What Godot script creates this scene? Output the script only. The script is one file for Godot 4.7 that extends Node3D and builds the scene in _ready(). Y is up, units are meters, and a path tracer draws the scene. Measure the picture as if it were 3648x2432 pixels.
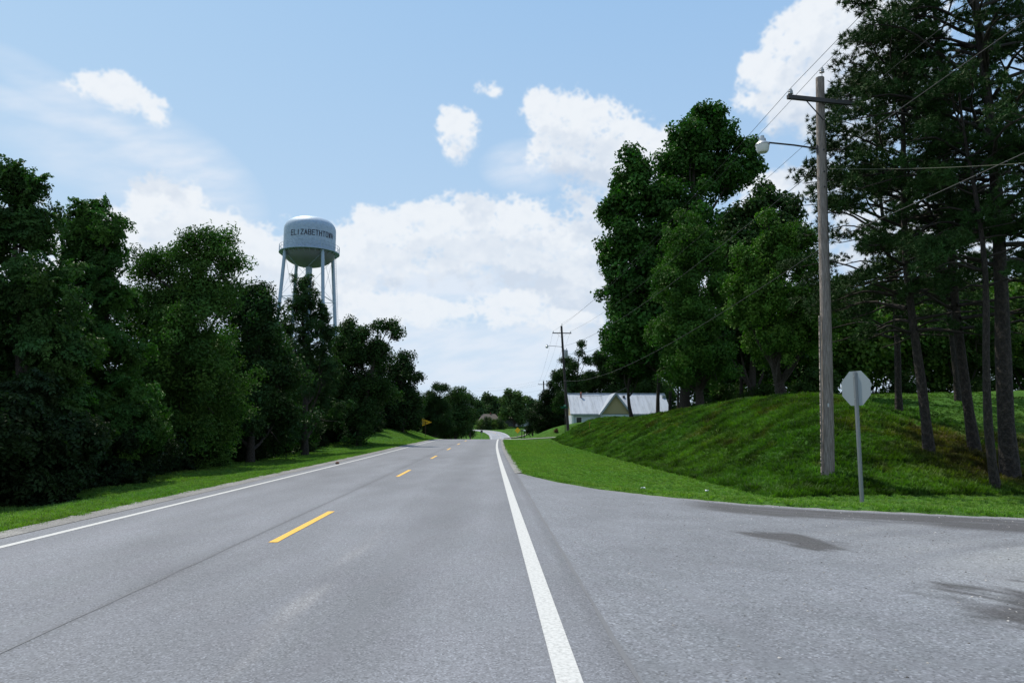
extends Node3D

const EYE := Vector3(0, 1.5, 0)
const FOCAL := 730.0          # pixels of a picture 1024 wide
const PITCH := 0.1173
const YAW := -0.0300
var used := {}
var M := {}
var rng := RandomNumberGenerator.new()
var bumps := FastNoiseLite.new()
var lumps := FastNoiseLite.new()
var profile_table := PackedFloat32Array()
var centre_table := PackedFloat32Array()
var north_edge_x := [0.3, 0.9, 1.3, 1.9, 2.7, 3.65, 5.0, 6.3, 8.9, 15.0, 25.0, 60.0, 300.0]
var north_edge_d := [27.0, 25.2, 23.2, 20.6, 18.3, 16.5, 14.8, 13.75, 12.3, 10.7, 9.8, 9.2, 8.0]
var south_edge_x := [0.3, 0.9, 2.0, 4.0, 9.0, 15.0, 25.0, 60.0, 300.0]
var south_edge_d := [-12.0, -9.0, -6.0, -3.0, 0.3, 1.3, 1.8, 1.8, 1.0]


class MB:
	# collects triangles (front faces clockwise) and turns them into one mesh
	var v := PackedVector3Array()
	var n := PackedVector3Array()
	var c := PackedColorArray()
	var t := PackedVector2Array()
	var ink := Color.WHITE

	func vert(p: Vector3, nn: Vector3, uv := Vector2.ZERO) -> void:
		v.append(p); n.append(nn); c.append(ink); t.append(uv)

	func tri(a: Vector3, b: Vector3, d: Vector3) -> void:
		var nn := (a - d).cross(a - b).normalized()
		vert(a, nn, Vector2(a.x, a.z)); vert(b, nn, Vector2(b.x, b.z)); vert(d, nn, Vector2(d.x, d.z))

	func quad(a: Vector3, b: Vector3, d: Vector3, e: Vector3) -> void:
		tri(a, b, d); tri(a, d, e)

	func box(x: Transform3D, s: Vector3) -> void:
		var h := s * 0.5
		var p := []
		for i in 8:
			p.append(x * Vector3(h.x if i & 1 else -h.x, h.y if i & 2 else -h.y, h.z if i & 4 else -h.z))
		for f in [[0, 2, 3, 1], [5, 7, 6, 4], [4, 6, 2, 0], [1, 3, 7, 5], [2, 6, 7, 3], [4, 0, 1, 5]]:
			var mid: Vector3 = (p[f[0]] + p[f[2]]) * 0.5 - x.origin
			var nn: Vector3 = (p[f[0]] - p[f[2]]).cross(p[f[0]] - p[f[1]])
			if nn.dot(mid) > 0: quad(p[f[0]], p[f[1]], p[f[2]], p[f[3]])
			else: quad(p[f[3]], p[f[2]], p[f[1]], p[f[0]])

	func bar(a: Vector3, b: Vector3, w: float, h: float) -> void:
		var y := (b - a).normalized()
		var side := y.cross(Vector3.UP if absf(y.y) < 0.9 else Vector3.RIGHT).normalized()
		box(Transform3D(Basis(side, y, side.cross(y)), (a + b) * 0.5), Vector3(w, a.distance_to(b), h))

	func tube(pts: Array, radii: Array, sides: int, cap := true, rough := 0.0) -> void:
		var rings := []
		var side := Vector3.RIGHT
		var along := 0.0
		for i in pts.size():
			var dir: Vector3 = (pts[mini(i + 1, pts.size() - 1)] - pts[maxi(i - 1, 0)]).normalized()
			if i == 0:
				side = dir.cross(Vector3.UP if absf(dir.y) < 0.9 else Vector3.BACK).normalized()
			side = (side - dir * side.dot(dir)).normalized()
			var up := dir.cross(side)
			if i > 0: along += pts[i].distance_to(pts[i - 1])
			var ring := []
			for k in sides + 1:
				var a := TAU * k / sides
				var o := side * cos(a) + up * sin(a)
				var wob := 1.0 + rough * sin(7.3 * (k % sides) + i * 2.1)
				ring.append([pts[i] + o * radii[i] * wob, o, Vector2(float(k) / sides, along)])
			rings.append(ring)
		for i in pts.size() - 1:
			for k in sides:
				var q := [rings[i][k], rings[i + 1][k], rings[i + 1][k + 1], rings[i][k + 1]]
				var nn: Vector3 = (q[0][0] - q[2][0]).cross(q[0][0] - q[1][0])
				if nn.dot(q[0][1]) < 0: q = [q[0], q[3], q[2], q[1]]
				for j in [0, 1, 2, 0, 2, 3]: vert(q[j][0], q[j][1], q[j][2])
		if cap:
			for e in [0, pts.size() - 1]:
				for k in sides:
					if e == 0: tri(pts[0], rings[0][k + 1][0], rings[0][k][0])
					else: tri(pts[e], rings[e][k][0], rings[e][k + 1][0])

	func lathe(prof: Array, sides: int, at := Transform3D.IDENTITY) -> void:
		# prof: Vector2(radius, height) from the bottom up along the outside
		for i in prof.size() - 1:
			var e: Vector2 = prof[i + 1] - prof[i]
			var nn := Vector2(e.y, -e.x).normalized()
			var na := nn
			var nb := nn
			if i > 0:
				var f: Vector2 = prof[i] - prof[i - 1]
				var o := Vector2(f.y, -f.x).normalized()
				if o.dot(nn) > 0.75: na = (nn + o).normalized()
			if i + 2 < prof.size():
				var f: Vector2 = prof[i + 2] - prof[i + 1]
				var o := Vector2(f.y, -f.x).normalized()
				if o.dot(nn) > 0.75: nb = (nn + o).normalized()
			for k in sides:
				var q := []
				for s in [[k, 0], [k + 1, 0], [k + 1, 1], [k, 1]]:
					var a: float = TAU * s[0] / sides
					var pr: Vector2 = prof[i + s[1]]
					var pn := nb if s[1] else na
					q.append([at * Vector3(cos(a) * pr.x, pr.y, sin(a) * pr.x), at.basis * Vector3(cos(a) * pn.x, pn.y, sin(a) * pn.x), Vector2(float(s[0]) / sides, pr.y)])
				for j in [0, 1, 2, 0, 2, 3]: vert(q[j][0], q[j][1], q[j][2])

	func done() -> ArrayMesh:
		var m := ArrayMesh.new()
		if v.is_empty(): return m
		var a := []
		a.resize(Mesh.ARRAY_MAX)
		a[Mesh.ARRAY_VERTEX] = v; a[Mesh.ARRAY_NORMAL] = n; a[Mesh.ARRAY_COLOR] = c; a[Mesh.ARRAY_TEX_UV] = t
		m.add_surface_from_arrays(Mesh.PRIMITIVE_TRIANGLES, a)
		return m


# ---------------------------------------------------------------- naming
func numbered(called: String) -> String:
	var k: int = used.get(called, 0)
	used[called] = k + 1
	return called if k == 0 else "%s_%03d" % [called, k]

func tag(o: Node, label: String, category: String, group := "", kind := "") -> Node:
	if label: o.set_meta("label", label)
	if category: o.set_meta("category", category)
	if group: o.set_meta("group", group)
	if kind: o.set_meta("kind", kind)
	return o

func thing(called: String, at: Vector3, label: String, category: String, group := "", turn := 0.0) -> Node3D:
	var o := Node3D.new()
	o.name = numbered(called)
	o.position = at
	o.rotation.y = turn
	add_child(o)
	tag(o, label, category, group)
	return o

func part(called: String, mesh, mat: Material, parent: Node3D) -> MeshInstance3D:
	var o := MeshInstance3D.new()
	o.name = called if parent != self else numbered(called)
	o.mesh = mesh.done() if mesh is MB else mesh
	o.material_override = mat
	parent.add_child(o, true)
	return o

func struct(called: String, mesh, mat: Material) -> MeshInstance3D:
	var o := part(called, mesh, mat, self)
	o.set_meta("kind", "structure")
	return o

func copies(called: String, mesh: Mesh, mat: Material, xs: Array, tints: PackedColorArray, parent: Node3D, kind := "stuff") -> MultiMeshInstance3D:
	var mm := MultiMesh.new()
	mm.transform_format = MultiMesh.TRANSFORM_3D
	mm.use_colors = true
	mm.mesh = mesh
	mm.instance_count = xs.size()
	for i in xs.size():
		mm.set_instance_transform(i, xs[i])
		mm.set_instance_color(i, tints[i])
	var o := MultiMeshInstance3D.new()
	o.name = called if parent != self else numbered(called)
	o.multimesh = mm
	o.material_override = mat
	parent.add_child(o, true)
	if kind: o.set_meta("kind", kind)
	return o


# ---------------------------------------------------------------- the lie of the land
func px(u: float, v: float, d: float) -> Vector3:
	# the point d metres ahead of the eye that the photograph shows at (u, v)
	var r := Basis(Vector3.UP, YAW) * Basis(Vector3.RIGHT, PITCH) * Vector3((u - 512.0) / FOCAL, (341.0 - v) / FOCAL, -1.0)
	return EYE + r * (d / -r.z)

func table(xs: Array, ys: Array, from: float, to: float) -> PackedFloat32Array:
	var out := PackedFloat32Array()
	var n := xs.size()
	for k in int(to - from) + 1:
		var x := from + k
		var i := 0
		while i < n - 2 and x > xs[i + 1]: i += 1
		var a := maxi(i - 1, 0)
		var b := mini(i + 2, n - 1)
		var h: float = xs[i + 1] - xs[i]
		var m0: float = (ys[i + 1] - ys[a]) / maxf(xs[i + 1] - xs[a], 0.01)
		var m1: float = (ys[b] - ys[i]) / maxf(xs[b] - xs[i], 0.01)
		var s := clampf((x - xs[i]) / h, 0.0, 1.0)
		var s2 := s * s
		var s3 := s2 * s
		out.append((2 * s3 - 3 * s2 + 1) * ys[i] + (s3 - 2 * s2 + s) * h * m0 + (3 * s2 - 2 * s3) * ys[i + 1] + (s3 - s2) * h * m1)
	return out

func look(tab: PackedFloat32Array, d: float) -> float:
	var f := clampf(d + 100.0, 0.0, tab.size() - 1.001)
	var i := int(f)
	return lerpf(tab[i], tab[i + 1], f - i)

func along(xs: Array, ys: Array, x: float) -> float:
	if x <= xs[0]: return ys[0]
	for i in xs.size() - 1:
		if x <= xs[i + 1]: return lerpf(ys[i], ys[i + 1], (x - xs[i]) / (xs[i + 1] - xs[i]))
	return ys[-1]

func soft_min(a: float, b: float, k: float) -> float:
	var h := clampf(0.5 + 0.5 * (b - a) / k, 0.0, 1.0)
	return lerpf(b, a, h) - k * h * (1.0 - h)

func north(x: float) -> float:
	return along(north_edge_x, north_edge_d, x)

func driveway_d(x: float) -> float:
	return 90.0 + 0.012 * (x - 1.0) * (x - 1.0)

func driveway_h(x: float) -> float:
	return 0.0 + 0.055 * maxf(0.0, x - 2.0)

func height(x: float, d: float) -> float:
	var b := look(profile_table, d)
	var lx := x - look(centre_table, d)
	var h := b
	if d > 330.0:
		h += 1.6 * smoothstep(345.0, 400.0, d) * smoothstep(-30.0, -5.0, x) - 0.12
		return h
	if lx < -3.95:
		var s := -3.95 - lx
		h += 0.02 - 0.25 * smoothstep(0.5, 3.2, s) * (1.0 - smoothstep(50.0, 75.0, d))
		h += 1.3 * smoothstep(0.5, 5.5, s) * smoothstep(52.0, 86.0, d) * (1.0 - smoothstep(98.0, 140.0, d))
		h += 0.05 * bumps.get_noise_2d(x * 2.0, d * 2.0) * smoothstep(0.5, 2.0, s)
		h -= 0.09 * (1.0 - smoothstep(0.0, 0.3, s))
	elif lx > 3.75:
		var g := lx - 3.75
		if d < 30.0:
			if d > -12.0 and d > along(south_edge_x, south_edge_d, x) - 0.2:
				g = minf(g, d - north(x)) if d > 5.0 else -0.2
			else:
				g = minf(g, along(south_edge_x, south_edge_d, x) - d)
		if g < 0.0:
			return b - 0.09
		h += 0.02 - 0.3 * smoothstep(0.8, 3.2, g) * (1.0 - smoothstep(70.0, 85.0, d))
		if d > 14.0:
			var toe := lerpf(7.3, 5.0, smoothstep(84.0, 96.0, d))
			var west := (x - toe) * lerpf(0.55, 0.42, smoothstep(84.0, 96.0, d))
			var south := (d - 18.4) * lerpf(0.33, 0.2, smoothstep(12.0, 18.0, x))
			var top := 3.05 + lerpf(0.035, 0.015, smoothstep(45.0, 65.0, d)) * clampf(x - 13.0, 0.0, 40.0) - 0.6 * smoothstep(46.0, 72.0, d) - 0.25 * smoothstep(84.0, 100.0, d) + 0.25 * exp(-pow((d - 38.0) / 9.0, 2.0))
			var hill := soft_min(soft_min(west, south, 0.9), top, 1.0)
			hill = 0.5 * (hill + sqrt(hill * hill + 0.04))
			hill += 0.10 * bumps.get_noise_2d(x * 1.3, d * 1.3) * smoothstep(0.1, 0.8, hill)
			hill *= 1.0 - smoothstep(118.0, 160.0, d)
			h += hill
			if d > 76.0 and d < 104.0:
				var off := absf(d - driveway_d(x))
				h = lerpf(driveway_h(x) - 0.06, h, smoothstep(2.0, 6.5, off)) if x < 16.0 else h
			if d > 98.0 and d < 122.0 and x > 7.0 and x < 32.0:
				var inside := smoothstep(100.5, 104.0, d) * (1.0 - smoothstep(115.0, 120.0, d)) * smoothstep(9.0, 12.0, x) * (1.0 - smoothstep(27.0, 31.0, x))
				h = lerpf(h, 1.1, inside)
		h -= 0.09 * (1.0 - smoothstep(0.0, 0.3, g))
	else:
		h -= 0.09
	if d > 160.0: h -= 0.06
	return h

func ground(x: float, z: float) -> Vector3:
	return Vector3(x, height(x, -z), z)

func stand(u: float, v: float, d: float) -> Vector3:
	var p := px(u, v, d)
	return ground(p.x, p.z)


# ---------------------------------------------------------------- materials
func lin(r: float, g: float, b: float) -> Color:
	return Color(r, g, b).linear_to_srgb()

func paint(r: float, g: float, b: float, rough := 0.7, metal := 0.0, two := false) -> StandardMaterial3D:
	var m := StandardMaterial3D.new()
	m.albedo_color = lin(r, g, b)
	m.roughness = rough
	m.metallic = metal
	if two: m.cull_mode = BaseMaterial3D.CULL_DISABLED
	return m

func noise_tex(freq: float, octaves: int, ramp: Array, size := 1024, kind := FastNoiseLite.TYPE_SIMPLEX_SMOOTH, seed_ := 1, bump := 0.0) -> NoiseTexture2D:
	var f := FastNoiseLite.new()
	f.noise_type = kind
	f.frequency = freq
	f.fractal_octaves = octaves
	f.fractal_gain = 0.65
	f.seed = seed_
	var t := NoiseTexture2D.new()
	t.width = size; t.height = size
	t.seamless = true
	t.noise = f
	if bump > 0.0:
		t.as_normal_map = true
		t.bump_strength = bump
	elif ramp:
		var g := Gradient.new()
		g.offsets = PackedFloat32Array(ramp.map(func(q): return q[0]))
		g.colors = PackedColorArray(ramp.map(func(q): return q[1]))
		t.color_ramp = g
	return t

func grey(x: float) -> Color:
	return Color(x, x, x)

func materials() -> void:
	var m: StandardMaterial3D
	# aggregate: every stone a cell of its own shade
	var grain := noise_tex(0.19, 1, [[0.0, grey(0.62)], [0.12, grey(0.70)], [0.3, grey(0.76)], [0.6, grey(0.80)], [0.85, grey(0.85)], [0.95, grey(0.92)], [1.0, grey(1.0)]], 1024, FastNoiseLite.TYPE_CELLULAR, 3)
	(grain.noise as FastNoiseLite).cellular_return_type = FastNoiseLite.RETURN_CELL_VALUE
	for k in ["asphalt", "apron"]:
		m = paint(1, 1, 1, 0.85)
		m.vertex_color_use_as_albedo = true
		m.albedo_texture = grain
		m.uv1_scale = Vector3(0.42, 0.42, 1) if k == "asphalt" else Vector3(0.3, 0.3, 1)
		M[k] = m
	var wear := noise_tex(0.05, 5, [[0.0, grey(0.72)], [0.35, grey(0.9)], [1.0, grey(1.0)]], 512, FastNoiseLite.TYPE_SIMPLEX, 8)
	M.tar = paint(0.122, 0.128, 0.142, 0.85)
	M.white_line = paint(0.54, 0.55, 0.55, 0.7)
	M.white_line.albedo_texture = wear
	M.white_line.uv1_scale = Vector3(0.7, 0.7, 1)
	M.yellow_line = paint(0.80, 0.46, 0.055, 0.7)
	M.yellow_line.albedo_texture = wear
	M.yellow_line.uv1_scale = Vector3(0.7, 0.7, 1)
	m = paint(1, 1, 1, 0.95)
	m.vertex_color_use_as_albedo = true
	m.albedo_texture = noise_tex(0.09, 5, [[0.0, grey(0.45)], [0.4, grey(0.7)], [0.6, grey(0.85)], [1.0, grey(1.0)]], 1024, FastNoiseLite.TYPE_SIMPLEX, 21)
	m.uv1_scale = Vector3(0.33, 0.33, 1)
	m.normal_enabled = true
	m.normal_texture = noise_tex(0.12, 4, [], 1024, FastNoiseLite.TYPE_SIMPLEX, 22, 10.0)
	m.specular_mode = BaseMaterial3D.SPECULAR_DISABLED
	M.ground = m
	# living green; copies carry their own tint
	for k in [["leaf", 0.55, Color(0.5, 0.7, 0.12)], ["needle", 0.55, Color(0.1, 0.14, 0.04)], ["grass", 0.75, Color(0.75, 0.9, 0.2)]]:
		m = paint(1, 1, 1, k[1], 0.0, true)
		m.vertex_color_use_as_albedo = true
		m.backlight_enabled = true
		m.backlight = k[2]
		m.metallic_specular = 0.22
		M[k[0]] = m
	m = paint(1, 1, 1, 0.95)
	m.albedo_color = Color.WHITE
	m.albedo_texture = noise_tex(0.03, 5, [[0.0, lin(0.012, 0.010, 0.008)], [0.5, lin(0.05, 0.042, 0.034)], [1.0, lin(0.115, 0.095, 0.08)]], 512, FastNoiseLite.TYPE_SIMPLEX, 31)
	m.uv1_scale = Vector3(2, 0.35, 1)
	m.normal_enabled = true
	m.normal_texture = noise_tex(0.03, 5, [], 512, FastNoiseLite.TYPE_SIMPLEX, 31, 18.0)
	M.bark = m
	m = paint(1, 1, 1, 0.9)
	m.albedo_color = Color.WHITE
	m.albedo_texture = noise_tex(0.02, 5, [[0.0, lin(0.006, 0.005, 0.004)], [0.45, lin(0.024, 0.019, 0.015)], [1.0, lin(0.07, 0.055, 0.045)]], 512, FastNoiseLite.TYPE_CELLULAR, 32)
	m.uv1_scale = Vector3(1, 0.5, 1)
	m.normal_enabled = true
	m.normal_texture = noise_tex(0.02, 4, [], 512, FastNoiseLite.TYPE_CELLULAR, 32, 16.0)
	M.pine_bark = m
	m = paint(1, 1, 1, 0.85)
	m.albedo_color = Color.WHITE
	m.albedo_texture = noise_tex(0.05, 5, [[0.15, lin(0.05, 0.04, 0.034)], [0.4, lin(0.18, 0.15, 0.13)], [0.6, lin(0.27, 0.235, 0.215)], [0.85, lin(0.42, 0.38, 0.36)]], 512, FastNoiseLite.TYPE_SIMPLEX, 33)
	m.uv1_scale = Vector3(4, 0.06, 1)
	m.normal_enabled = true
	m.normal_texture = noise_tex(0.05, 4, [], 512, FastNoiseLite.TYPE_SIMPLEX, 33, 6.0)
	M.pole_wood = m
	M.dark_wood = paint(0.035, 0.03, 0.028, 0.85)
	M.arm_wood = paint(0.055, 0.052, 0.055, 0.85)
	M.steel = paint(0.42, 0.44, 0.46, 0.45, 0.6)
	M.sign_back = paint(0.33, 0.38, 0.41, 0.5, 0.35)
	M.post_steel = paint(0.26, 0.28, 0.29, 0.5, 0.4)
	M.iron = paint(0.04, 0.04, 0.045, 0.6, 0.3)
	M.porcelain = paint(0.5, 0.5, 0.52, 0.25)
	M.wire = paint(0.035, 0.036, 0.04, 0.6, 0.2)
	M.cable = paint(0.13, 0.14, 0.10, 0.6, 0.1)
	M.black = paint(0.012, 0.012, 0.013, 0.6)
	M.white = paint(0.72, 0.74, 0.75, 0.55)
	M.red = paint(0.45, 0.02, 0.025, 0.4)
	M.green_sign = paint(0.01, 0.12, 0.07, 0.4)
	M.yellow_sign = paint(0.92, 0.50, 0.01, 0.5)
	M.orange = paint(0.5, 0.2, 0.04, 0.6)
	M.refractor = paint(0.7, 0.71, 0.7, 0.35)
	M.brown = paint(0.09, 0.045, 0.03, 0.9)
	m = paint(0.34, 0.44, 0.56, 0.55, 0.2)
	m.albedo_texture = noise_tex(0.02, 5, [[0.0, grey(0.84)], [0.4, grey(0.95)], [1.0, grey(1.0)]], 512, FastNoiseLite.TYPE_SIMPLEX, 41)
	m.uv1_scale = Vector3(3, 0.12, 1)
	M.tank = m
	M.shaded_underside = paint(0.17, 0.185, 0.21, 0.6, 0.1)  # tank belly colour, darkened to carry the shade beneath the tank
	M.lettering = paint(0.02, 0.022, 0.045, 0.6)
	m = paint(0.36, 0.40, 0.46, 0.6, 0.1)
	m.albedo_texture = noise_tex(0.012, 4, [[0.0, grey(0.8)], [0.4, grey(0.94)], [0.6, grey(0.98)], [1.0, grey(1.0)]], 512, FastNoiseLite.TYPE_SIMPLEX, 43)
	m.uv1_scale = Vector3(0.12, 0.03, 1)
	M.metal_roof = m
	M.tan_wall = paint(0.40, 0.33, 0.20, 0.85)
	M.pale_wall = paint(0.5, 0.56, 0.62, 0.8)
	M.grey_wall = paint(0.15, 0.17, 0.2, 0.85)
	M.shingle = paint(0.095, 0.082, 0.075, 0.95)
	M.glass = paint(0.02, 0.025, 0.03, 0.1)
	M.brick = paint(0.2, 0.07, 0.05, 0.9)
	m = paint(1, 1, 1, 0.85)
	m.vertex_color_use_as_albedo = true
	M.stone = m


# ---------------------------------------------------------------- air and clouds
# soft masses of cloud by where they float: azimuth, elevation, half width, half height (degrees), tilt, strength, 1 = thin veil
func cloud_masses() -> Array:
	return [
[-29.0, 22.6, 1.8, 0.9, 0.10, 1.00, 0], [-27.6, 22.6, 2.0, 1.0, 0.25, 1.00, 0], [-25.8, 22.1, 1.4, 0.8, 0.60, 1.00, 0], [-32.3, 20.4, 5.3, 0.7, 0.12, 0.42, 1], [-27.5, 19.7, 6.3, 1.2, 0.42, 0.50, 1],
[-22.8, 18.1, 4.0, 1.9, 0.50, 0.55, 1], [-28.0, 17.3, 5.8, 1.5, 0.30, 0.35, 1], [-24.4, 15.6, 2.2, 1.8, 0.00, 1.00, 0], [-25.2, 13.1, 2.9, 2.1, 0.00, 1.00, 0], [-21.9, 13.8, 4.1, 2.0, 0.30, 1.00, 0],
[-18.4, 12.6, 3.4, 1.9, 0.20, 1.00, 0], [-21.8, 10.2, 8.9, 3.3, 0.00, 1.00, 0], [-14.7, 10.3, 4.6, 2.3, 0.00, 0.90, 0], [-9.4, 15.4, 1.8, 1.3, 0.00, 1.00, 0], [-10.9, 13.9, 1.6, 1.5, 0.00, 0.90, 0],
[-6.6, 15.4, 2.9, 1.6, 0.00, 1.00, 0], [-4.1, 16.4, 2.0, 1.1, 0.00, 1.00, 0], [-1.7, 16.4, 2.9, 1.5, 0.00, 1.00, 0], [1.0, 16.4, 2.3, 1.3, 0.00, 1.00, 0], [4.0, 14.7, 3.1, 1.7, 0.30, 1.00, 0],
[-3.2, 13.8, 8.9, 2.2, 0.00, 1.00, 0], [5.6, 12.6, 5.6, 2.7, 0.00, 1.00, 0], [-11.0, 11.2, 3.9, 2.0, 0.00, 0.90, 0], [8.0, 15.7, 4.0, 2.3, 0.00, 0.80, 0], [3.9, 24.6, 1.2, 1.2, 0.00, 1.00, 0],
[5.6, 23.5, 2.4, 2.0, 0.20, 1.00, 0], [8.2, 22.9, 2.7, 1.9, 0.30, 1.00, 0], [11.1, 21.8, 3.0, 1.7, 0.30, 1.00, 0], [13.2, 20.6, 2.4, 1.7, 0.20, 1.00, 0], [8.8, 20.6, 3.3, 1.7, 0.30, 1.00, 0],
[2.8, 20.1, 2.5, 1.4, 0.00, 0.50, 1], [-2.8, 22.9, 1.5, 1.3, 0.00, 1.00, 0], [-2.4, 21.9, 1.0, 1.4, 0.50, 1.00, 0], [-3.8, 23.3, 0.7, 0.7, 0.00, 0.90, 0], [-0.5, 25.8, 0.8, 0.5, 0.00, 0.75, 0],
[0.2, 25.5, 0.6, 0.4, 0.00, 0.65, 0], [26.9, 28.8, 2.7, 2.1, 0.00, 1.00, 0], [25.5, 27.3, 2.7, 2.0, 0.00, 1.00, 0], [23.6, 26.4, 2.6, 1.7, 0.00, 1.00, 0], [21.0, 25.9, 1.1, 0.9, 0.00, 1.00, 0],
[22.1, 24.4, 2.1, 1.7, 0.00, 1.00, 0], [23.8, 23.4, 2.3, 2.0, 0.00, 1.00, 0], [29.2, 27.5, 3.9, 3.4, 0.00, 1.00, 0], [28.3, 23.3, 4.5, 3.5, 0.00, 1.00, 0], [23.9, 17.5, 3.8, 1.3, 0.00, 0.90, 0],
[22.4, 16.6, 3.0, 1.8, 0.00, 0.80, 0], [30.3, 13.6, 6.3, 2.7, 0.00, 0.80, 0], [-37.0, 10.9, 5.1, 3.8, 0.00, 0.80, 0], [34.6, 6.4, 7.8, 3.9, 0.00, 0.80, 0], [16.3, 9.6, 9.2, 4.5, 0.00, 0.80, 0],
[8.7, 10.6, 4.7, 3.5, 0.00, 1.00, 0], [-25.7, 10.9, 4.3, 3.5, 0.00, 0.90, 0], [-19.1, 11.5, 6.1, 3.0, 0.00, 1.00, 0], [7.7, 21.3, 4.2, 2.3, 0.20, 1.00, 0], [10.8, 19.8, 3.9, 2.3, 0.30, 1.00, 0],
[-7.5, 9.4, 3.5, 1.1, 0.15, 1.00, 2], [-5.2, 8.9, 2.8, 1.0, 0.15, 1.00, 2], [-9.3, 8.4, 3.1, 1.1, 0.00, 0.90, 2], [0.6, 9.9, 1.3, 0.9, 0.00, 1.00, 2], [2.8, 9.7, 1.6, 0.9, 0.00, 1.00, 2],
[1.7, 8.8, 4.0, 1.1, 0.10, 0.95, 2], [7.5, 8.5, 1.6, 0.5, 0.10, 0.90, 2], [-5.5, 6.4, 5.5, 1.3, 0.00, 0.80, 1], [3.9, 6.4, 6.3, 1.4, 0.00, 0.80, 1], [-0.8, 4.4, 11.0, 1.4, 0.00, 0.70, 1],
[-10.2, 9.7, 4.7, 2.3, 0.00, 0.70, 1], [5.5, 9.9, 4.8, 1.7, 0.00, 0.80, 1], [-3.2, 11.1, 9.6, 1.3, 0.00, 0.80, 1]
	]

func air(az: float, el: float) -> Vector3:
	var e := clampf(el / 60.0, 0.0, 1.0)
	var low := Vector3(0.58, 0.75, 0.91)
	var high := Vector3(0.155, 0.385, 0.755)
	var c := low.lerp(high, pow(e, 0.62))
	var side := 0.5 + 0.5 * cos(deg_to_rad(az + 75.0))      # brighter towards the sun's side
	c = c.lerp(Vector3(0.62, 0.82, 0.98), 0.42 * side * side)
	return c

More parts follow.
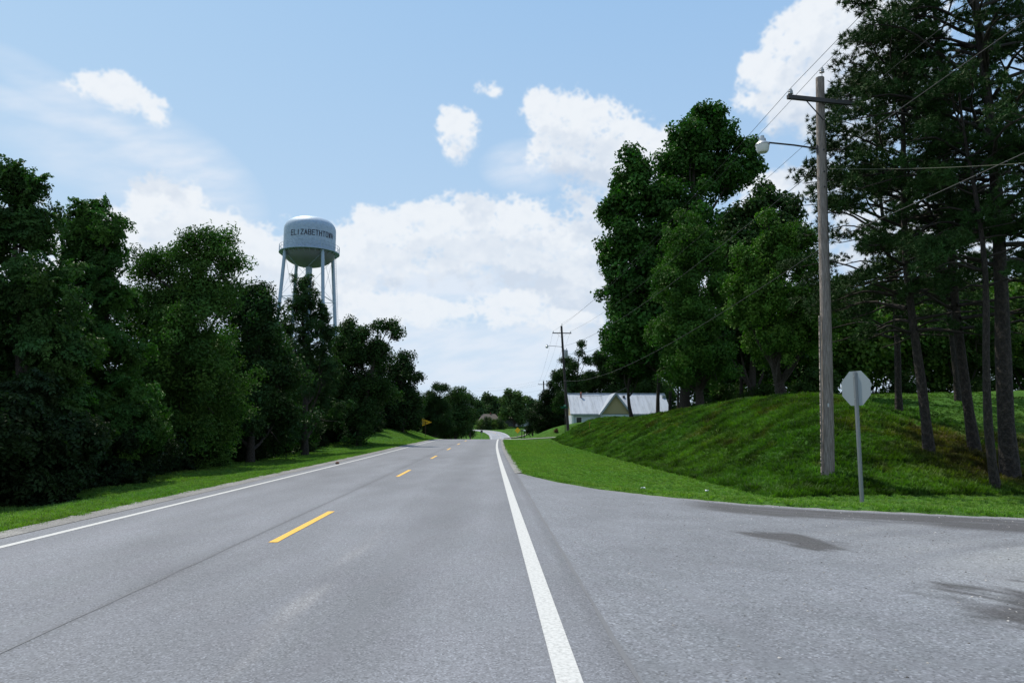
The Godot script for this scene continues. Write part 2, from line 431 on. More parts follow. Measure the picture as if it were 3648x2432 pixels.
func make_sky() -> Image:
	var W := 4096
	var H := 2048
	var f := FastNoiseLite.new()
	f.seed = 5
	f.noise_type = FastNoiseLite.TYPE_SIMPLEX
	f.fractal_octaves = 5
	f.fractal_gain = 0.55
	f.frequency = 0.14
	var small := Image.create_empty(512, 256, false, Image.FORMAT_RGBF)
	for y in 256:
		var el := 90.0 - (y + 0.5) * 180.0 / 256.0
		for x in 512:
			var az := wrapf((x + 0.5) * 360.0 / 512.0, -180.0, 180.0)
			var c := Vector3(0.16, 0.19, 0.15)
			if el > 0.0:
				c = air(az, el)
				var dir := Vector3(sin(deg_to_rad(az)) * cos(deg_to_rad(el)), sin(deg_to_rad(el)) * 1.6, cos(deg_to_rad(az)) * cos(deg_to_rad(el))) * 38.0
				var d := f.get_noise_3d(dir.x, dir.y, dir.z) + 0.16 - 0.0045 * el
				var a := smoothstep(0.0, 0.22, d)
				c = c.lerp(Vector3(0.86, 0.9, 0.95) - Vector3.ONE * 0.25 * smoothstep(0.15, 0.5, d), a * 0.92)
				c = c.lerp(Vector3(0.70, 0.80, 0.92), 0.6 * exp(-el / 9.0))
			small.set_pixel(x, y, Color(c.x, c.y, c.z))
	var wide := small.duplicate()
	wide.resize(W, H, Image.INTERPOLATE_CUBIC)
	# the quarter ahead in full detail
	var step := 360.0 / W
	var nx := 1040
	var ny := 540
	var az0 := -nx * 0.5 * step
	var veil := PackedFloat32Array()
	var far := PackedFloat32Array()
	var near := PackedFloat32Array()
	for a in [veil, far, near]: a.resize(nx * ny)
	for b in cloud_masses():
		var r: float = maxf(b[2], b[3]) * 1.6
		var ca := cos(b[4])
		var sa := sin(b[4])
		for j in range(maxi(0, int((b[1] - r) / step)), mini(ny, int((b[1] + r) / step))):
			for i in range(maxi(0, int((b[0] - r - az0) / step)), mini(nx, int((b[0] + r - az0) / step))):
				var p: float = az0 + i * step - b[0]
				var q: float = j * step - b[1]
				var s: float = (p * ca - q * sa) / b[2]
				var t: float = (p * sa + q * ca) / b[3]
				var k := s * s + t * t
				if k < 2.56:
					var g: float = b[5] * (1.0 - k * 0.390625)
					if b[6] == 1: veil[j * nx + i] = maxf(veil[j * nx + i], g * 1.35)
					elif b[6] == 0: far[j * nx + i] = maxf(far[j * nx + i], g) + minf(far[j * nx + i], g) * 0.25
					else: near[j * nx + i] = maxf(near[j * nx + i], g) + minf(near[j * nx + i], g) * 0.25
	var puff := FastNoiseLite.new()
	puff.seed = 12
	puff.noise_type = FastNoiseLite.TYPE_SIMPLEX_SMOOTH
	puff.fractal_octaves = 3
	puff.frequency = 0.3
	for layer in [far, near]:
		for j in ny:
			for i in nx:
				var at := j * nx + i
				if layer[at] > 0.05:
					var az := az0 + i * step
					var el := j * step
					var w := 0.55 * f.get_noise_2d(az * 2.0, el * 2.6) + 0.55 * (0.28 - absf(puff.get_noise_2d(az * 3.2, el * 3.8)))
					layer[at] = minf(layer[at], 1.15) - 0.50 + 0.85 * w
				else: layer[at] = -1.0
	for j in ny:
		var el := j * step
		for i in nx:
			var at := j * nx + i
			var az := az0 + i * step
			var c := air(az, el)
			if veil[at] > 0.0:
				var wisp := 0.75 + 0.5 * f.get_noise_2d(az * 0.9 + el * 0.8, el * 4.0 - az * 0.9)
				c = c.lerp(Vector3(0.80, 0.86, 0.95), clampf(veil[at] * wisp, 0.0, 0.85))
			for layer in [far, near]:
				var d: float = layer[at]
				if d > -0.3:
					var up: float = layer[mini(j + 9, ny - 1) * nx + maxi(i - 3, 0)]
					var up2: float = layer[mini(j + 30, ny - 1) * nx + maxi(i - 10, 0)]
					var up3: float = layer[mini(j + 60, ny - 1) * nx + maxi(i - 20, 0)]
					var under := smoothstep(-0.05, 0.22, up - d)          # soft below, crisp on top
					var a := smoothstep(lerpf(-0.16, -0.3, under), lerpf(0.36, 0.66, under), d)
					var shade := smoothstep(-0.1, 0.5, up2) * 0.45 + smoothstep(-0.1, 0.5, up3) * 0.55
					shade = clampf(shade * (0.85 + 0.6 * f.get_noise_2d(az * 1.1 + 9.0, el * 2.0)) + 0.22 * puff.get_noise_2d(az * 2.6 + 30.0, el * 3.4) * smoothstep(0.1, 0.5, d), 0.0, 1.0)
					var white := Vector3(0.90, 0.93, 0.965)
					var dim := Vector3(0.62, 0.70, 0.815)
					c = c.lerp(white.lerp(dim, clampf(shade, 0.0, 1.0)), a * 0.93)
			c = c.lerp(Vector3(0.70, 0.80, 0.92), 0.75 * exp(-el / 8.0))
			var edge := minf(minf(i, nx - 1 - i) / 110.0, (ny - 1 - j) / 110.0)
			var X := (i + W - nx / 2) % W
			var Y := H / 2 - 1 - j
			if edge < 1.0:
				var o: Color = wide.get_pixel(X, Y)
				c = Vector3(o.r, o.g, o.b).lerp(c, smoothstep(0.0, 1.0, edge))
			wide.set_pixel(X, Y, Color(c.x, c.y, c.z))
	return wide


# ---------------------------------------------------------------- plants
var sprigs := {}

func leaf(m: MB, at: Vector3, dir: Vector3, up: Vector3, long: float, wide: float) -> void:
	# one leaf: two halves folded along the midrib
	var side := dir.cross(up).normalized()
	var n := side.cross(dir).normalized()
	var tip := at + dir * long - n * long * 0.18
	var mid := at + dir * long * 0.45
	var a := mid + side * wide * 0.5 + n * wide * 0.16
	var b := mid - side * wide * 0.5 + n * wide * 0.16
	m.tri(at, tip, a)
	m.tri(at, b, tip)

func ball(r: RandomNumberGenerator) -> Vector3:
	var z := r.randf_range(-1, 1)
	var a := r.randf() * TAU
	var s := sqrt(1.0 - z * z)
	return Vector3(s * cos(a), z, s * sin(a))

func make_sprigs() -> void:
	# leafy twigs about a metre across, pointing up their y axis; each kind in three shapes
	for kind in ["broad", "round", "frond", "fine", "needle"]:
		sprigs[kind] = []
		for k in 3:
			var r := RandomNumberGenerator.new()
			r.seed = hash(kind) + k
			var m := MB.new()
			if kind == "broad" or kind == "round":
				for i in (20 if kind == "broad" else 30):
					var o := ball(r)
					var p := o * r.randf_range(0.15, 0.5) * Vector3(1, 0.75, 1)
					var dir := (o + Vector3(0, -0.55, 0) + ball(r) * 0.5).normalized()
					var up := (Vector3.UP * 1.0 + o * 0.5 + ball(r) * 0.5).normalized()
					var s := r.randf_range(0.75, 1.2) * (0.27 if kind == "broad" else 0.19)
					m.ink = Color.WHITE * r.randf_range(0.7, 1.25)
					leaf(m, p, dir, up, s, s * (0.95 if kind == "broad" else 0.7))
			elif kind == "frond":
				for i in 6:
					var a := TAU * (i + r.randf() * 0.7) / 6.0
					var out := Vector3(cos(a), 0, sin(a))
					var l := r.randf_range(0.45, 0.68)
					for j in 7:
						var q := (j + 0.6) / 7.0
						var p := out * l * q + Vector3.UP * (0.45 * q - 0.5 * q * q) * l + ball(r) * 0.02
						var side := out.cross(Vector3.UP)
						m.ink = Color.WHITE * r.randf_range(0.7, 1.2)
						for s in [-1.0, 1.0]:
							leaf(m, p, (side * s + out * 0.45 + Vector3(0, -0.35, 0) + ball(r) * 0.35).normalized(), (Vector3.UP + ball(r) * 0.6).normalized(), 0.23 * (1.15 - 0.5 * q), 0.1)
			elif kind == "fine":
				for i in 64:
					var o := ball(r)
					var p := o * r.randf_range(0.1, 0.55) * Vector3(1, 0.8, 1)
					var dir := (o * 0.6 + Vector3(0, -0.5, 0) + ball(r) * 0.8).normalized()
					m.ink = Color.WHITE * r.randf_range(0.7, 1.25)
					leaf(m, p, dir, (Vector3.UP + ball(r) * 0.7).normalized(), r.randf_range(0.13, 0.2), 0.085)
			else:
				# a pine shoot: five tufts of needles on short stems
				for tuft in 6:
					var a := TAU * tuft / 5.0 + r.randf()
					var stem := (Vector3(cos(a), r.randf_range(0.3, 1.0), sin(a)) if tuft < 5 else Vector3(0.05, 1, 0)).normalized()
					var tip := stem * (0.34 if tuft < 5 else 0.42) * r.randf_range(0.8, 1.1)
					for i in 30:
						var o := (ball(r) + stem * 0.62).normalized()
						var l := r.randf_range(0.14, 0.21)
						var p := tip - stem * r.randf_range(0.0, 0.14)
						var side := o.cross(ball(r)).normalized() * 0.015
						m.ink = Color.WHITE * r.randf_range(0.65, 1.25)
						if side.cross(o).y > 0: m.tri(p - side, p + side, p + o * l)
						else: m.tri(p + side, p - side, p + o * l)
			sprigs[kind].append(m.done())

func turn_to(y: Vector3, r: RandomNumberGenerator, s: float) -> Basis:
	var x := y.cross(ball(r)).normalized()
	return Basis(x, y, x.cross(y).normalized()).rotated(y, r.randf() * TAU) * s

func limb(m: MB, a: Vector3, b: Vector3, ra: float, rb: float, sag: float, r: RandomNumberGenerator, sides := 5) -> void:
	var pts := []
	var radii := []
	var n := 5
	var w := ball(r) * a.distance_to(b) * 0.06
	for i in n + 1:
		var q := float(i) / n
		pts.append(a.lerp(b, q) + Vector3.UP * sag * sin(PI * q) + w * sin(PI * 1.5 * q))
		radii.append(lerpf(ra, rb, q))
	m.tube(pts, radii, sides, false)

func scatter(blobs: Array, origin: Vector3, size: float, dens: float, tint: Color, r: RandomNumberGenerator, xs: Array, cs: PackedColorArray, droop := 0.0, ragged := 0.2, heart := 0.25) -> PackedColorArray:
	# twigs on and in rounded masses of foliage: blobs hold [centre, radius, height / width]
	for b in blobs:
		var R: float = b[1]
		# each mass is a bunch of smaller bunches, with hollows between them
		var bunches := []
		var small := clampf(R * 0.36, size * 0.5, size * 1.7)
		var many := int(clampf(3.2 * (R / small) * (R / small), 4.0, 70.0))
		for k in many:
			var o := ball(r)
			if o.y < -0.5 and r.randf() < 0.5: o.y *= -0.6
			var q := r.randf_range(0.5, 0.84) + ragged * 1.2 * r.randf() * r.randf() + 0.22 * lumps.get_noise_3dv(o * 2.1 + b[0] * 0.37)
			bunches.append([b[0] + o * R * q * Vector3(1, b[2], 1), small * r.randf_range(0.6, 1.15), r.randf_range(0.72, 1.3)])
		for k in int(heart * many): bunches.append([b[0] + ball(r) * R * r.randf_range(0.1, 0.5), small * 1.2, 0.8])
		for g in bunches:
			var n := int(dens * 9.0 * (g[1] / size) * (g[1] / size) + 2)
			for i in n:
				var o := ball(r)
				var p: Vector3 = g[0] + o * g[1] * r.randf_range(0.45, 1.0) * Vector3(1, 0.8, 1)
				var y: Vector3 = (o + (p - b[0]).normalized() * 0.4 + Vector3.UP * (0.5 - droop) + ball(r) * 0.5).normalized()
				xs.append(Transform3D(turn_to(y, r, size * r.randf_range(0.7, 1.2)), p - origin))
				var lum: float = r.randf_range(0.8, 1.2) * g[2]
				var yel := r.randf_range(-0.12, 0.16)
				cs.append(Color(tint.r * lum * (1.0 + yel), tint.g * lum, tint.b * lum * (1.0 - yel)))
	return cs

func crown(kind: String, xs: Array, cs: PackedColorArray, parent: Node3D, mat := "leaf", called := "crown") -> void:
	# the twigs of one crown, dealt out to three shapes
	for k in 3:
		var a := []
		var b := PackedColorArray()
		for i in range(k, xs.size(), 3):
			a.append(xs[i]); b.append(cs[i])
		if a: copies(called, sprigs[kind][k], M[mat], a, b, parent)

func tree(called: String, label: String, group: String, at: Vector3, trunk_r: float, blobs: Array, kind: String, size: float, dens: float, tint: Color, seed_: int, opt := {}) -> Node3D:
	var r := RandomNumberGenerator.new()
	r.seed = seed_ * 7919 + 13
	var root := thing(called, at, label, opt.get("category", "tree"), group)
	var top: Vector3 = at
	var mid := Vector3.ZERO
	var weight := 0.0
	for b in blobs:
		if b[0].y > top.y: top = b[0]
		mid += b[0] * b[1]
		weight += b[1]
	mid /= weight
	var wood := MB.new()
	var pts := []
	var radii := []
	var head := Vector3(lerpf(mid.x, top.x, 0.7), lerpf(mid.y, top.y, 0.85), lerpf(mid.z, top.z, 0.7)) - at
	for i in 10:
		var q := i / 9.0
		var lean: Vector3 = opt.get("lean", Vector3.ZERO) * sin(PI * q)
		pts.append(Vector3(head.x * pow(q, 1.3), head.y * q - 0.25, head.z * pow(q, 1.3)) + lean + Vector3(sin(q * 7 + seed_), 0, cos(q * 6 + seed_)) * 0.012 * head.y * q)
		radii.append(trunk_r * (1.0 - 0.85 * q) * (1.35 if i == 0 else 1.0) + 0.015)
	if trunk_r > 0.0:
		wood.tube(pts, radii, 8, true, 0.05)
		part("trunk", wood, M.bark, root)
		var boughs := MB.new()
		for b in blobs:
			var to: Vector3 = b[0] - at
			var q := clampf((to.y - b[1] * 1.1 - r.randf() * 1.0) / maxf(head.y, 0.1), 0.18, 0.92)
			var i := int(q * 9)
			limb(boughs, pts[i], to, radii[i] * 0.6, 0.03, -0.1 * b[1], r)
			for k in 3:
				limb(boughs, pts[i].lerp(to, 0.75), to + ball(r) * b[1] * 0.8, radii[i] * 0.25, 0.015, 0.0, r, 4)
		part("bough", boughs, M.bark, root)
	var xs := []
	var cs := PackedColorArray()
	cs = scatter(blobs, at, size, dens, tint, r, xs, cs, opt.get("droop", 0.0), opt.get("ragged", 0.2), opt.get("heart", 0.25))
	crown(kind, xs, cs, root)
	return root

func masses(d: float, list: Array, seed_: int, deep := 0.5) -> Array:
	# rounded masses of foliage from where they show: [u, v, radius in pixels, height / width]; each gets a depth of its own, and a fellow behind
	var r := RandomNumberGenerator.new()
	r.seed = seed_
	var out := []
	for b in list:
		var R: float = b[2] * d / FOCAL
		var dz := r.randf_range(-deep, deep) * R
		var k: float = b[3] if b.size() > 3 else 1.0
		out.append([px(b[0], b[1], d + dz), R, k])
		if R > 1.3:
			out.append([px(b[0] + r.randf_range(-0.3, 0.3) * b[2], b[1] + r.randf_range(0.0, 0.4) * b[2], d + dz) + Vector3(0, 0, -R * r.randf_range(0.9, 1.4)), R * r.randf_range(0.75, 0.95), k])
	return out

func heap(at: Vector3, h: float, w: float, seed_: int, bare := 0.25) -> Array:
	# a plain round-headed crown of height h and half width w standing at a point
	var r := RandomNumberGenerator.new()
	r.seed = seed_
	var out := []
	var n := 5 + int(h / 3.0)
	for i in n:
		var q := (i + 0.5) / n
		var y := lerpf(bare, 0.9, q) * h
		var wide := w * (0.55 + 0.75 * sin(PI * clampf(q * 0.85 + 0.1, 0, 1)) - 0.5 * q)
		var a := i * 2.4 + r.randf()
		out.append([at + Vector3(cos(a) * wide * 0.5, y, sin(a) * wide * 0.5), wide * r.randf_range(0.55, 0.8), r.randf_range(0.8, 1.1)])
	return out

func pine(at: Vector3, label: String, tall: float, r0: float, first: float, reach: float, lean: Vector3, tint: Color, seed_: int, dens := 1.0) -> Node3D:
	var r := RandomNumberGenerator.new()
	r.seed = seed_ * 131 + 7
	var root := thing("pine_tree", at, label, "pine tree", "pines on the shaded slope beside the stop sign")
	var wood := MB.new()
	var pts := []
	var radii := []
	for i in 13:
		var q := i / 12.0
		pts.append(Vector3(0, tall * q - 0.25, 0) + lean * q * tall + Vector3(sin(q * 8 + seed_), 0, cos(q * 7 + seed_)) * 0.10)
		radii.append(r0 * (1.3 if i == 0 else 1.0) * (1.0 - 0.88 * q) + 0.012)
	wood.tube(pts, radii, 10, true, 0.07)
	part("trunk", wood, M.pine_bark, root)
	var boughs := MB.new()
	var xs := []
	var cs := PackedColorArray()
	var y := first
	while y < tall - 0.3:
		var q := (y - first) / (tall - first)
		var f := y / tall * 12.0
		var i := int(f)
		var from: Vector3 = pts[i].lerp(pts[i + 1], f - i)
		var thick: float = radii[i]
		for k in 2 if r.randf() < 0.55 else 3:
			var a := r.randf() * TAU
			var long := reach * (1.0 - 0.72 * q) * (0.55 + 0.45 * smoothstep(0.0, 0.15, q)) * r.randf_range(0.6, 1.15)
			var out := Vector3(cos(a), 0, sin(a))
			var rise := lerpf(-0.12, 0.45, q) + r.randf_range(-0.12, 0.12)
			var bow := []
			var bow_r := []
			for s in 7:
				var t := s / 6.0
				bow.append(from + out * long * t + Vector3.UP * long * (rise * t + 0.10 * sin(PI * t) + 0.12 * t * t) + Vector3(sin(t * 5 + a), 0.4 * cos(t * 6 + a), cos(t * 4 + a)) * 0.05 * long)
				bow_r.append(lerpf(minf(thick * 0.5, 0.065), 0.012, t))
			boughs.tube(bow, bow_r, 5, false)
			if q < 0.06 and r.randf() < 0.6: continue        # bare dead limb
			var n := int(dens * (3.2 + long * 3.7))
			for s in n:
				var t := lerpf(0.3, 1.0, sqrt(r.randf()))
				var g := t * 6.0
				var gi := mini(int(g), 5)
				var p: Vector3 = bow[gi].lerp(bow[gi + 1], g - gi)
				var side := out.cross(Vector3.UP) * r.randf_range(-1, 1)
				var twig := (side + out * r.randf_range(0.1, 0.8) + Vector3.UP * r.randf_range(-0.05, 0.5)).normalized()
				var e := p + twig * r.randf_range(0.12, 0.75) * minf(1.0, long * 0.3 + 0.3) * (1.15 - 0.5 * t)
				if s % 2 == 0: boughs.tube([p, p.lerp(e, 0.5) - Vector3.UP * 0.02, e], [0.014, 0.011, 0.007], 4, false)
				xs.append(Transform3D(turn_to((twig * 0.5 + Vector3.UP * 0.7 + ball(r) * 0.3).normalized(), r, r.randf_range(0.65, 0.95)), e))
				var lum := r.randf_range(0.7, 1.3)
				cs.append(Color(tint.r * lum * r.randf_range(0.9, 1.15), tint.g * lum, tint.b * lum))
		y += r.randf_range(0.28, 0.5)
	part("bough", boughs, M.pine_bark, root)
	crown("needle", xs, cs, root, "needle")
	return root


# ---------------------------------------------------------------- ground and roads
func spread(stops: Array) -> PackedFloat32Array:
	# positions from stops [from, step], the last one the end
	var out := PackedFloat32Array()
	for i in stops.size() - 1:
		var x: float = stops[i][0]
		while x < stops[i + 1][0] - 0.001:
			out.append(x)
			x += stops[i][1]
	out.append(stops[-1][0])
	return out

func turf_colour(x: float, d: float) -> Color:
	var big := bumps.get_noise_2d(x * 0.6 + 30.0, d * 0.6)
	var fine := bumps.get_noise_2d(x * 3.1, d * 3.1 + 70.0)
	var c := Vector3(0.066, 0.158, 0.036)
	c = c.lerp(Vector3(0.105, 0.185, 0.036), clampf(0.4 * big + 0.25, 0.0, 0.6))
	c *= 1.0 + 0.22 * fine
	var bank := smoothstep(8.0, 9.5, x) * smoothstep(17.5, 20.0, d) * (1.0 - smoothstep(13.0, 16.0, x)) * (1.0 - smoothstep(75.0, 85.0, d))
	if bank > 0.0:
		var dry := smoothstep(0.12, 0.5, bumps.get_noise_2d(x * 1.7 + 5.0, d * 1.0 + 9.0) + 0.25 * fine) * bank
		c = c.lerp(Vector3(0.13, 0.125, 0.05), dry * 0.6)
	var litter := smoothstep(11.0, 14.0, x) * smoothstep(18.3, 20.0, d) * (1.0 - smoothstep(24.0, 28.0, d)) * smoothstep(-0.35, 0.25, big + 0.5 * fine)
	c = c.lerp(Vector3(0.10, 0.065, 0.035), litter * 0.75)
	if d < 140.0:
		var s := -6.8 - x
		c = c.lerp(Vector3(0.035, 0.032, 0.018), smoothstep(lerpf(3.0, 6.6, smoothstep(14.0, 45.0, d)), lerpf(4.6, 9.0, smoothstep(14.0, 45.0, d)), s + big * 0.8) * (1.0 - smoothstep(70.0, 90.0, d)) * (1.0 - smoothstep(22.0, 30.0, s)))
	return Color(c.x, c.y, c.z)

func make_ground() -> void:
	var xs := spread([[-900, 200], [-300, 60], [-120, 20], [-40, 4], [-20, 0.8], [-13, 0.25], [16, 0.6], [34, 3], [70, 15], [130, 60], [310, 200], [900, 1]])
	var ds := spread([[-120, 20], [-20, 2], [4, 0.5], [9, 0.25], [31, 0.6], [60, 1.0], [125, 3], [420, 20], [500, 150], [1500, 1]])
	var nx := xs.size()
	var nd := ds.size()
	var v := PackedVector3Array()
	var n := PackedVector3Array()
	var c := PackedColorArray()
	var uv := PackedVector2Array()
	for j in nd:
		for i in nx:
			v.append(Vector3(xs[i], height(xs[i], ds[j]), -ds[j]))
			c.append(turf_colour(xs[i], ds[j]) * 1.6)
			uv.append(Vector2(xs[i], ds[j]))
	for j in nd:
		for i in nx:
			var a := v[j * nx + mini(i + 1, nx - 1)] - v[j * nx + maxi(i - 1, 0)]
			var b := v[mini(j + 1, nd - 1) * nx + i] - v[maxi(j - 1, 0) * nx + i]
			n.append(a.cross(b).normalized())
	var idx := PackedInt32Array()
	for j in nd - 1:
		for i in nx - 1:
			var a := j * nx + i
			idx.append_array([a, a + nx, a + nx + 1, a, a + nx + 1, a + 1])
	var arr := []
	arr.resize(Mesh.ARRAY_MAX)
	arr[Mesh.ARRAY_VERTEX] = v; arr[Mesh.ARRAY_NORMAL] = n; arr[Mesh.ARRAY_COLOR] = c; arr[Mesh.ARRAY_TEX_UV] = uv; arr[Mesh.ARRAY_INDEX] = idx
	var m := ArrayMesh.new()
	m.add_surface_from_arrays(Mesh.PRIMITIVE_TRIANGLES, arr)
	struct("ground", m, M.ground)

var centre_line := []      # points along the middle of the highway

func make_centre_line() -> void:
	var d := -80.0
	while d < 300.0:
		centre_line.append(Vector3(look(centre_table, d), look(profile_table, d), -d))
		d += 0.5 if d < 60.0 else 1.0 if d < 130.0 else 3.0
	# past the dip the road bends away to the left
	var bend := Curve3D.new()
	var last: Vector3 = centre_line[-1]
	var prev: Vector3 = centre_line[-4]
	var dir := (last - prev).normalized()
	bend.add_point(last, Vector3.ZERO, dir * 18.0)
	bend.add_point(Vector3(-8.5, 0, -345), Vector3(7.5, 0, 14), Vector3(-7.5, 0, -14))
	bend.add_point(Vector3(-38, 0, -374), Vector3(16, 0, 9), Vector3(-25, 0, -14))
	bend.add_point(Vector3(-140, 0, -392), Vector3(40, 0, 2), Vector3.ZERO)
	bend.bake_interval = 3.0
	var pts := bend.get_baked_points()
	for i in range(1, pts.size()):
		var p := pts[i]
		centre_line.append(Vector3(p.x, look(profile_table, -p.z), p.z))

func ribbon(m: MB, from: int, to: int, offs: Array, lift: float, tint = null) -> void:
	# a strip along the centre line, between the given sideways offsets
	var rows := []
	for i in range(from, to):
		var dir: Vector3 = centre_line[mini(i + 1, centre_line.size() - 1)] - centre_line[maxi(i - 1, 0)]
		var side := Vector3(-dir.z, 0, dir.x).normalized()
		var row := []
		for o in offs: row.append(centre_line[i] + side * o + Vector3.UP * lift)
		rows.append(row)
	for i in rows.size() - 1:
		for k in offs.size() - 1:
			var q := [rows[i][k], rows[i + 1][k], rows[i + 1][k + 1], rows[i][k + 1]]
			var o := [offs[k], offs[k], offs[k + 1], offs[k + 1]]
			for j in [0, 1, 2, 0, 2, 3]:
				if tint != null: m.ink = tint.call(q[j], o[j])
				m.vert(q[j], Vector3.UP, Vector2(q[j].x, q[j].z))

func asphalt_tint(p: Vector3, off: float) -> Color:
	var b := bumps.get_noise_2d(p.x * 1.4, p.z * 0.25)
	var f := bumps.get_noise_2d(p.x * 4.0 + 40.0, p.z * 1.1)
	var c := Vector3(0.152, 0.162, 0.186) * (1.0 + 0.16 * b + 0.15 * f)
	for w in [-2.65, -0.95, 0.95, 2.75]: c *= 1.0 + 0.09 * exp(-pow((off - w) / 0.32, 2.0))      # polished by wheels
	c *= 1.0 - 0.17 * exp(-pow((off + 0.42) / 0.10, 2.0))                                      # the joint between the two lanes
	c *= 1.0 + 0.05 * exp(-pow((off + 0.27) / 0.07, 2.0))
	c *= 1.0 - 0.10 * exp(-pow((off - 1.85) / 0.45, 2.0))
	c *= 1.0 - 0.28 * exp(-pow((off - 3.70) / 0.06, 2.0)) * (0.7 + 0.5 * f)
	var worn := exp(-pow((off - 1.22) / 0.09, 2.0)) * smoothstep(14.0, 7.0, -p.z) * clampf(0.45 + 1.6 * f, 0.0, 1.0)
	c = c.lerp(Vector3(0.26, 0.26, 0.27), worn * 0.75)
	if absf(off) > 3.8: c = c.lerp(Vector3(0.2, 0.185, 0.165), 0.6)
	if -p.z > 150.0: c *= 1.45                                                                  # older, paler surface beyond the dip
	return Color(c.x, c.y, c.z) * 1.58

func apron_tint(p: Vector3) -> Color:
	var x := p.x
	var d := -p.z
	var b := bumps.get_noise_2d(x * 1.1 + 9.0, d * 1.1)
	var f := bumps.get_noise_2d(x * 5.0, d * 5.0 + 20.0)
	var c := Vector3(0.155, 0.167, 0.192) * (1.0 + 0.16 * b + 0.16 * f)
	# loose gravel swept into arcs by turning wheels
	var r := Vector2(x - 13.5, (d - 1.5) * 1.35).length()
	var arcs := bumps.get_noise_2d(r * 3.4, 4.0 + 0.25 * x)
	var loose := smoothstep(3.3, 6.5, x) * smoothstep(13.0, 9.0, d)
	c = c.lerp(Vector3(0.225, 0.235, 0.245), loose * clampf(0.45 + arcs * 1.1, 0.0, 1.0) * 0.8)
	c = c.lerp(Vector3(0.10, 0.102, 0.11), loose * smoothstep(0.1, 0.45, -arcs + 0.3 * f) * 0.5)
	# bare dark tar along the far edge and in a few worn spots
	var rim := north(x) - d
	var tar := smoothstep(0.2, 0.55, rim) * (1.0 - smoothstep(1.7 + 0.9 * b, 2.6 + 0.9 * b, rim)) * smoothstep(3.7, 4.6, x + 0.25 * (rim - 1.0))
	tar *= clampf(0.95 + 0.9 * bumps.get_noise_2d(x * 1.2, rim * 7.0), 0.0, 1.0)
	var spot := 1.0 - smoothstep(0.55, 1.1, Vector2((x - 4.12 - (10.0 - d) * 0.2) / 0.42, (d - 10.0) / 0.85).length() + 0.55 * f + 0.2 * b + 0.5 * bumps.get_noise_2d(x * 14.0, d * 9.0))
	var patch := 1.0 - smoothstep(0.6, 1.05, Vector2((x - 4.75) / 0.75, (d - 6.1) / 1.1).length() + 0.6 * f + 0.5 * bumps.get_noise_2d(x * 12.0 + 7.0, d * 12.0))
	c = c.lerp(Vector3(0.045, 0.044, 0.048), clampf(tar + spot + patch, 0.0, 0.88))
	if rim < 0.3: c = c.lerp(Vector3(0.21, 0.2, 0.185), 0.5 * smoothstep(0.3, 0.05, rim))
	return Color(c.x, c.y, c.z) * 1.58

